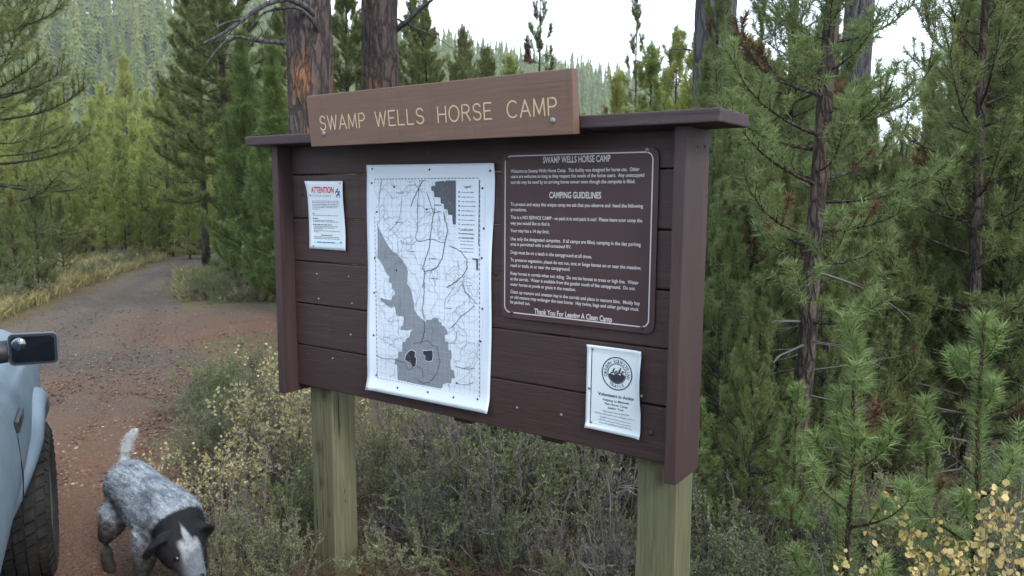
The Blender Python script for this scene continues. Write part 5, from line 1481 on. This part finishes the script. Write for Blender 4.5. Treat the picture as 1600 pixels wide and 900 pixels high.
# ================================================================== DOG
def dog_mesh():
    bm_parts = []
    def lof(secs, n=16):
        """secs: centre (x,y,z), half width, half height, axis direction"""
        V = []; F = []
        C_ = np.array([s[0] for s in secs], float); Tn = unit(np.gradient(C_, axis=0))
        for (c, hw, hh), t in zip(secs, Tn):
            side = np.cross(np.array([0, 0, 1.]), t)
            side = unit(side) if np.linalg.norm(side) > .15 else np.array([0, 1., 0])
            up = np.cross(t, side)
            for i in range(n):
                a = 2*PI*i/n; V.append(np.array(c)+side*hw*math.cos(a)+up*hh*math.sin(a))
        k = len(secs)
        for i in range(k-1):
            for j in range(n): F.append((i*n+j, i*n+(j+1) % n, (i+1)*n+(j+1) % n, (i+1)*n+j))
        F.append(tuple(range(n-1, -1, -1))); F.append(tuple((k-1)*n+j for j in range(n)))
        bm_parts.append((np.array(V), F))
    # trunk: rump to chest
    lof([((-.085, 0, .375), .045, .05), ((-.07, 0, .372), .075, .082), ((-.03, 0, .365), .093, .100), ((.05, 0, .362), .094, .100), ((.15, 0, .352), .096, .100), ((.25, 0, .340), .104, .112),
         ((.35, 0, .330), .112, .125), ((.43, 0, .328), .106, .122), ((.50, 0, .335), .082, .098), ((.535, 0, .34), .05, .06)])
    # neck and head (turned a little towards the viewer, carried low)
    hx = np.array([.600, -.045, .318]); fd = unit(np.array([.84, .07, -.58]))
    lof([((.40, 0, .355), .085, .095), ((.47, -.008, .362), .092, .096), ((.53, -.022, .352), .084, .086), (tuple(hx-fd*.01+np.array([0, 0, .006])), .068, .068)])
    lof([(tuple(hx-fd*.065), .040, .040), (tuple(hx-fd*.045), .068, .062), (tuple(hx), .080, .070), (tuple(hx+fd*.040), .070, .062), (tuple(hx+fd*.066+np.array([0, 0, -.006])), .047, .048),
         (tuple(hx+fd*.095+np.array([0, 0, -.010])), .038, .040), (tuple(hx+fd*.122+np.array([0, 0, -.010])), .033, .034), (tuple(hx+fd*.136+np.array([0, 0, -.010])), .020, .022)])
    side = unit(np.cross(np.array([0, 0, 1.]), fd)); up = np.cross(fd, side)
    for sg in (-1, 1):        # drop ears hanging beside the skull
        b = hx-fd*.030+side*sg*.050+up*.046
        lof([(tuple(b-side*sg*.01), .022, .018), (tuple(b+side*sg*.022+up*.004), .032, .012), (tuple(b+side*sg*.042-up*.022), .036, .010), (tuple(b+side*sg*.050-up*.055+fd*.004), .030, .009), (tuple(b+side*sg*.050-up*.082+fd*.008), .012, .006)])
    def leg(P, r): lof([(p, q, q*1.15) for p, q in zip(P, r)], 12)
    # hind legs: stifle forward, hock back, steep shank, paw
    leg([(.030, -.042, .335), (.012, -.064, .270), (-.030, -.070, .205), (-.075, -.071, .165), (-.100, -.071, .132), (-.106, -.071, .080), (-.096, -.072, .036), (-.066, -.072, .019), (-.036, -.072, .014)], [.050, .058, .047, .036, .029, .023, .023, .023, .013])
    leg([(.030, .042, .335), (.000, .062, .270), (-.042, .062, .205), (-.088, .060, .165), (-.113, .058, .132), (-.119, .057, .080), (-.109, .057, .036), (-.079, .057, .019), (-.049, .057, .014)], [.050, .058, .047, .036, .029, .023, .023, .023, .013])
    # fore legs: the near one trails, the far one reaches
    leg([(.38, -.066, .31), (.345, -.074, .235), (.325, -.076, .165), (.275, -.078, .095), (.245, -.078, .038), (.262, -.078, .016), (.290, -.078, .012)], [.058, .046, .034, .028, .027, .026, .015])
    leg([(.41, .060, .31), (.420, .068, .225), (.445, .068, .160), (.475, .068, .085), (.480, .068, .032), (.505, .068, .016), (.530, .068, .012)], [.058, .046, .034, .028, .027, .026, .015])
    # tail carried up in a curve
    lof([((-.055, 0, .395), .028, .030), ((-.085, .006, .432), .023, .025), ((-.088, .016, .480), .021, .024), ((-.072, .028, .527), .020, .023), ((-.045, .040, .565), .015, .017), ((-.028, .046, .583), .006, .007)], 10)
    mb = MB()
    for V, F in bm_parts: mb.add(V, F)
    me = mb.me('dog_rough', [])
    ob = bpy.data.objects.new('dog_rough', me); COL.objects.link(ob)
    md = ob.modifiers.new('r', 'REMESH'); md.mode = 'VOXEL'; md.voxel_size = .0055; md.use_smooth_shade = True
    sm = ob.modifiers.new('s', 'SMOOTH'); sm.factor = .5; sm.iterations = 7
    dg = bpy.context.evaluated_depsgraph_get()
    out = bpy.data.meshes.new_from_object(ob.evaluated_get(dg)); out.name = 'dog_body'
    bpy.data.objects.remove(ob)
    return out, hx, fd, side, up
dme, hx, fd, dside, dup_ = dog_mesh()
def dog_coat():
    t = NT('speckled_dog_coat')
    p = t.co('Object')
    sep = t.n('ShaderNodeSeparateXYZ'); t.put(sep, 0, p); X, Y, Z = sep.outputs
    st = t.noise(t.co('Object', (11, 40, 40)), 1.6, 5, .7)
    big = t.noise(t.co('Object', (1, 1.6, 1.6)), 6, 3, .6)
    fine = t.noise(t.co('Object', (1, 1, 1)), 130, 3, .7)
    tick = t.math('ADD', t.math('MULTIPLY', st, .7), t.math('MULTIPLY', fine, .3))
    white = (.34, .375, .42); dark = (.020, .022, .028); grey = (.100, .115, .142)
    c = t.mix(t.rng(tick, .40, .60), grey, white)
    c = t.mix(t.rng(big, .44, .62, 0, .8), c, t.mix(t.rng(tick, .42, .62), dark, grey))
    # darker rear end and haunch
    rear = t.math('MULTIPLY', t.rng(X, -.02, -.09), t.rng(Z, .20, .30))
    c = t.mix(t.math('MULTIPLY', rear, t.rng(Z, .47, .40)), c, t.mix(t.rng(tick, .45, .62), dark, grey))
    # legs dark above, pale tan at the foot
    legm = t.rng(t.math('ADD', Z, t.math('MULTIPLY', big, .06)), .31, .22)
    c = t.mix(legm, c, t.mix(t.rng(tick, .45, .6), (.055, .052, .052), (.16, .15, .14)))
    pale = t.rng(t.math('ADD', Z, t.math('MULTIPLY', big, .08)), .155, .10)
    c = t.mix(t.math('MULTIPLY', pale, .85), c, (.024, .022, .021))
    tailm = t.math('MAXIMUM', t.math('MULTIPLY', t.rng(X, -.062, -.078), t.rng(Z, .415, .435)), t.math('MULTIPLY', t.rng(X, .0, -.02), t.rng(Z, .476, .486)))
    c = t.mix(tailm, c, t.mix(t.rng(tick, .35, .5), (.24, .245, .26), (.42, .425, .43)))
    fore = t.math('MULTIPLY', t.rng(X, .17, .20), t.rng(t.math('ADD', Z, t.math('MULTIPLY', big, .08)), .20, .14))
    c = t.mix(t.math('MULTIPLY', fore, .7), c, t.mix(t.rng(tick, .42, .6), (.06, .06, .065), (.34, .33, .32)))
    # head: black hood with a pale blaze and muzzle
    def dotp(vec, org):
        s = t.n('ShaderNodeVectorMath', {'operation': 'SUBTRACT'}); t.put(s, 0, p); s.inputs[1].default_value = tuple(org)
        d = t.n('ShaderNodeVectorMath', {'operation': 'DOT_PRODUCT'}); t.put(d, 0, s.outputs[0]); d.inputs[1].default_value = tuple(vec); return d.outputs['Value']
    f = dotp(fd, hx); s_ = dotp(dside, hx); u_ = dotp(dup_, hx)
    wob = t.math('MULTIPLY', t.math('SUBTRACT', big, .5), .05)
    hood = t.rng(t.math('ADD', f, wob), -.115, -.100)
    c = t.mix(hood, c, (.010, .010, .012))
    face = t.math('MULTIPLY', t.rng(t.math('ADD', f, t.math('MULTIPLY', wob, .9)), .012, .030), t.rng(t.math('ABSOLUTE', t.math('ADD', s_, t.math('MULTIPLY', wob, .2)), 0), .040, .027))
    half = t.math('ADD', t.math('MULTIPLY', t.math('ADD', f, .045), .22), t.math('MULTIPLY', wob, .25))
    blaze = t.math('MULTIPLY', t.rng(t.math('SUBTRACT', t.math('ABSOLUTE', s_, 0), half), .004, -.004), t.rng(u_, .02, .035))
    facec = t.mix(t.rng(t.math('ADD', t.math('MULTIPLY', big, .6), t.math('MULTIPLY', tick, .4)), .42, .56), (.075, .085, .105), (.25, .26, .28))
    c = t.mix(t.math('MAXIMUM', face, blaze), c, facec)
    muz = t.rng(f, .050, .110)
    c = t.mix(t.math('MULTIPLY', muz, .8), c, (.085, .095, .115))
    t.bsdf(c, .75, t.bump(tick, .5, .006), spec=.2)
    return t.m
M['coat'] = dog_coat()
dme.materials.clear(); dme.materials.append(M['coat'])
dme.polygons.foreach_set('use_smooth', np.ones(len(dme.polygons), dtype=bool))
DOGP = (-.415, -.535, .016); DOGZ = rad(-9)
dog = empty('dog', DOGP, DOGZ); dog.scale = (1.05, 1.08, 1.06); tag(dog, 'blue grey speckled dog with black ears and pale tail walking towards us beside the truck', 'dog')
link('body', dme, dog)
# short fur lying back along the body
def fur():
    nv = len(dme.vertices); co = np.empty(nv*3); dme.vertices.foreach_get('co', co); co = co.reshape(-1, 3)
    no = np.empty(nv*3); dme.vertices.foreach_get('normal', no); no = no.reshape(-1, 3)
    rg = np.random.default_rng(4); n = 26000; k = rg.integers(0, nv, n); P = co[k]+rg.normal(0, .0022, (n, 3)); N = no[k]
    flow = np.tile(np.array([-1, 0, -.35]), (n, 1)); flow[P[:, 2] < .22] = (0, 0, -1.); tl_ = (P[:, 0] < -.085) & (P[:, 2] > .43); flow[tl_] = (-.1, 0, 1)
    flow = flow-N*np.sum(flow*N, 1)[:, None]; d = unit(unit(flow)+N*.28+rg.normal(0, .16, (n, 3)))
    L = np.where(tl_, .026, np.where(P[:, 2] < .2, .008, .015))*rg.uniform(.6, 1.1, n)
    hd_ = np.linalg.norm(P-hx, axis=1) < .17; L = np.where(hd_, .007, L)
    s = unit(np.cross(d, N+.01))*.0011
    V = np.stack([P-s, P+s, P+d*L[:, None]], 1).reshape(-1, 3)
    o = link('fur', mesh('dog_fur', V, np.arange(n*3).reshape(-1, 3), M['coat']), dog); o['kind'] = 'stuff'
fur()
M['nose'] = flat('dog_nose', (.012, .012, .014), .35, spec=.5); M['eye'] = flat('dog_eye', (.012, .008, .006), .08, spec=.6); M['tongue'] = flat('dog_tongue', (.42, .12, .14), .5)
def ball(name, c, r, sc, mat, ax=None):
    bm = bmesh.new(); bmesh.ops.create_uvsphere(bm, u_segments=14, v_segments=10, radius=1)
    A = np.stack([fd, dside, dup_], 1)
    for v in bm.verts:
        q = A@(np.array(v.co)*np.array(sc)*r); v.co = Vector(np.array(c)+q)
    me = bpy.data.meshes.new(name); bm.to_mesh(me); bm.free(); me.materials.append(M[mat])
    me.polygons.foreach_set('use_smooth', np.ones(len(me.polygons), dtype=bool)); return link(name, me, dog)
ball('nose', hx+fd*.134+dup_*.008, .017, (.7, 1.0, .8), 'nose')
for sg in (-1, 1): ball('eye', hx+fd*.050+dside*sg*.044+dup_*.026, .0125, (1, 1, 1), 'eye')
ball('tongue', hx+fd*.108-dup_*.038-dside*.004, .021, (1.5, .8, .35), 'tongue')

# ================================================================== HAZE
hz = MB(); hz.box(-900, 700, -300, 1100, -3.0, 115.0)
M['haze'] = bpy.data.materials.new('thin_blue_haze'); M['haze'].use_nodes = True
ht_ = M['haze'].node_tree; ht_.nodes.clear()
pv = ht_.nodes.new('ShaderNodeVolumePrincipled'); pv.inputs['Color'].default_value = (.88, .95, 1.0, 1); pv.inputs['Density'].default_value = .00036; pv.inputs['Anisotropy'].default_value = .2
om = ht_.nodes.new('ShaderNodeOutputMaterial'); ht_.links.new(pv.outputs['Volume'], om.inputs['Volume'])
tag(hz.obj('haze', [M['haze']]), 'pale blue haze in the air over the hill', kind='stuff')
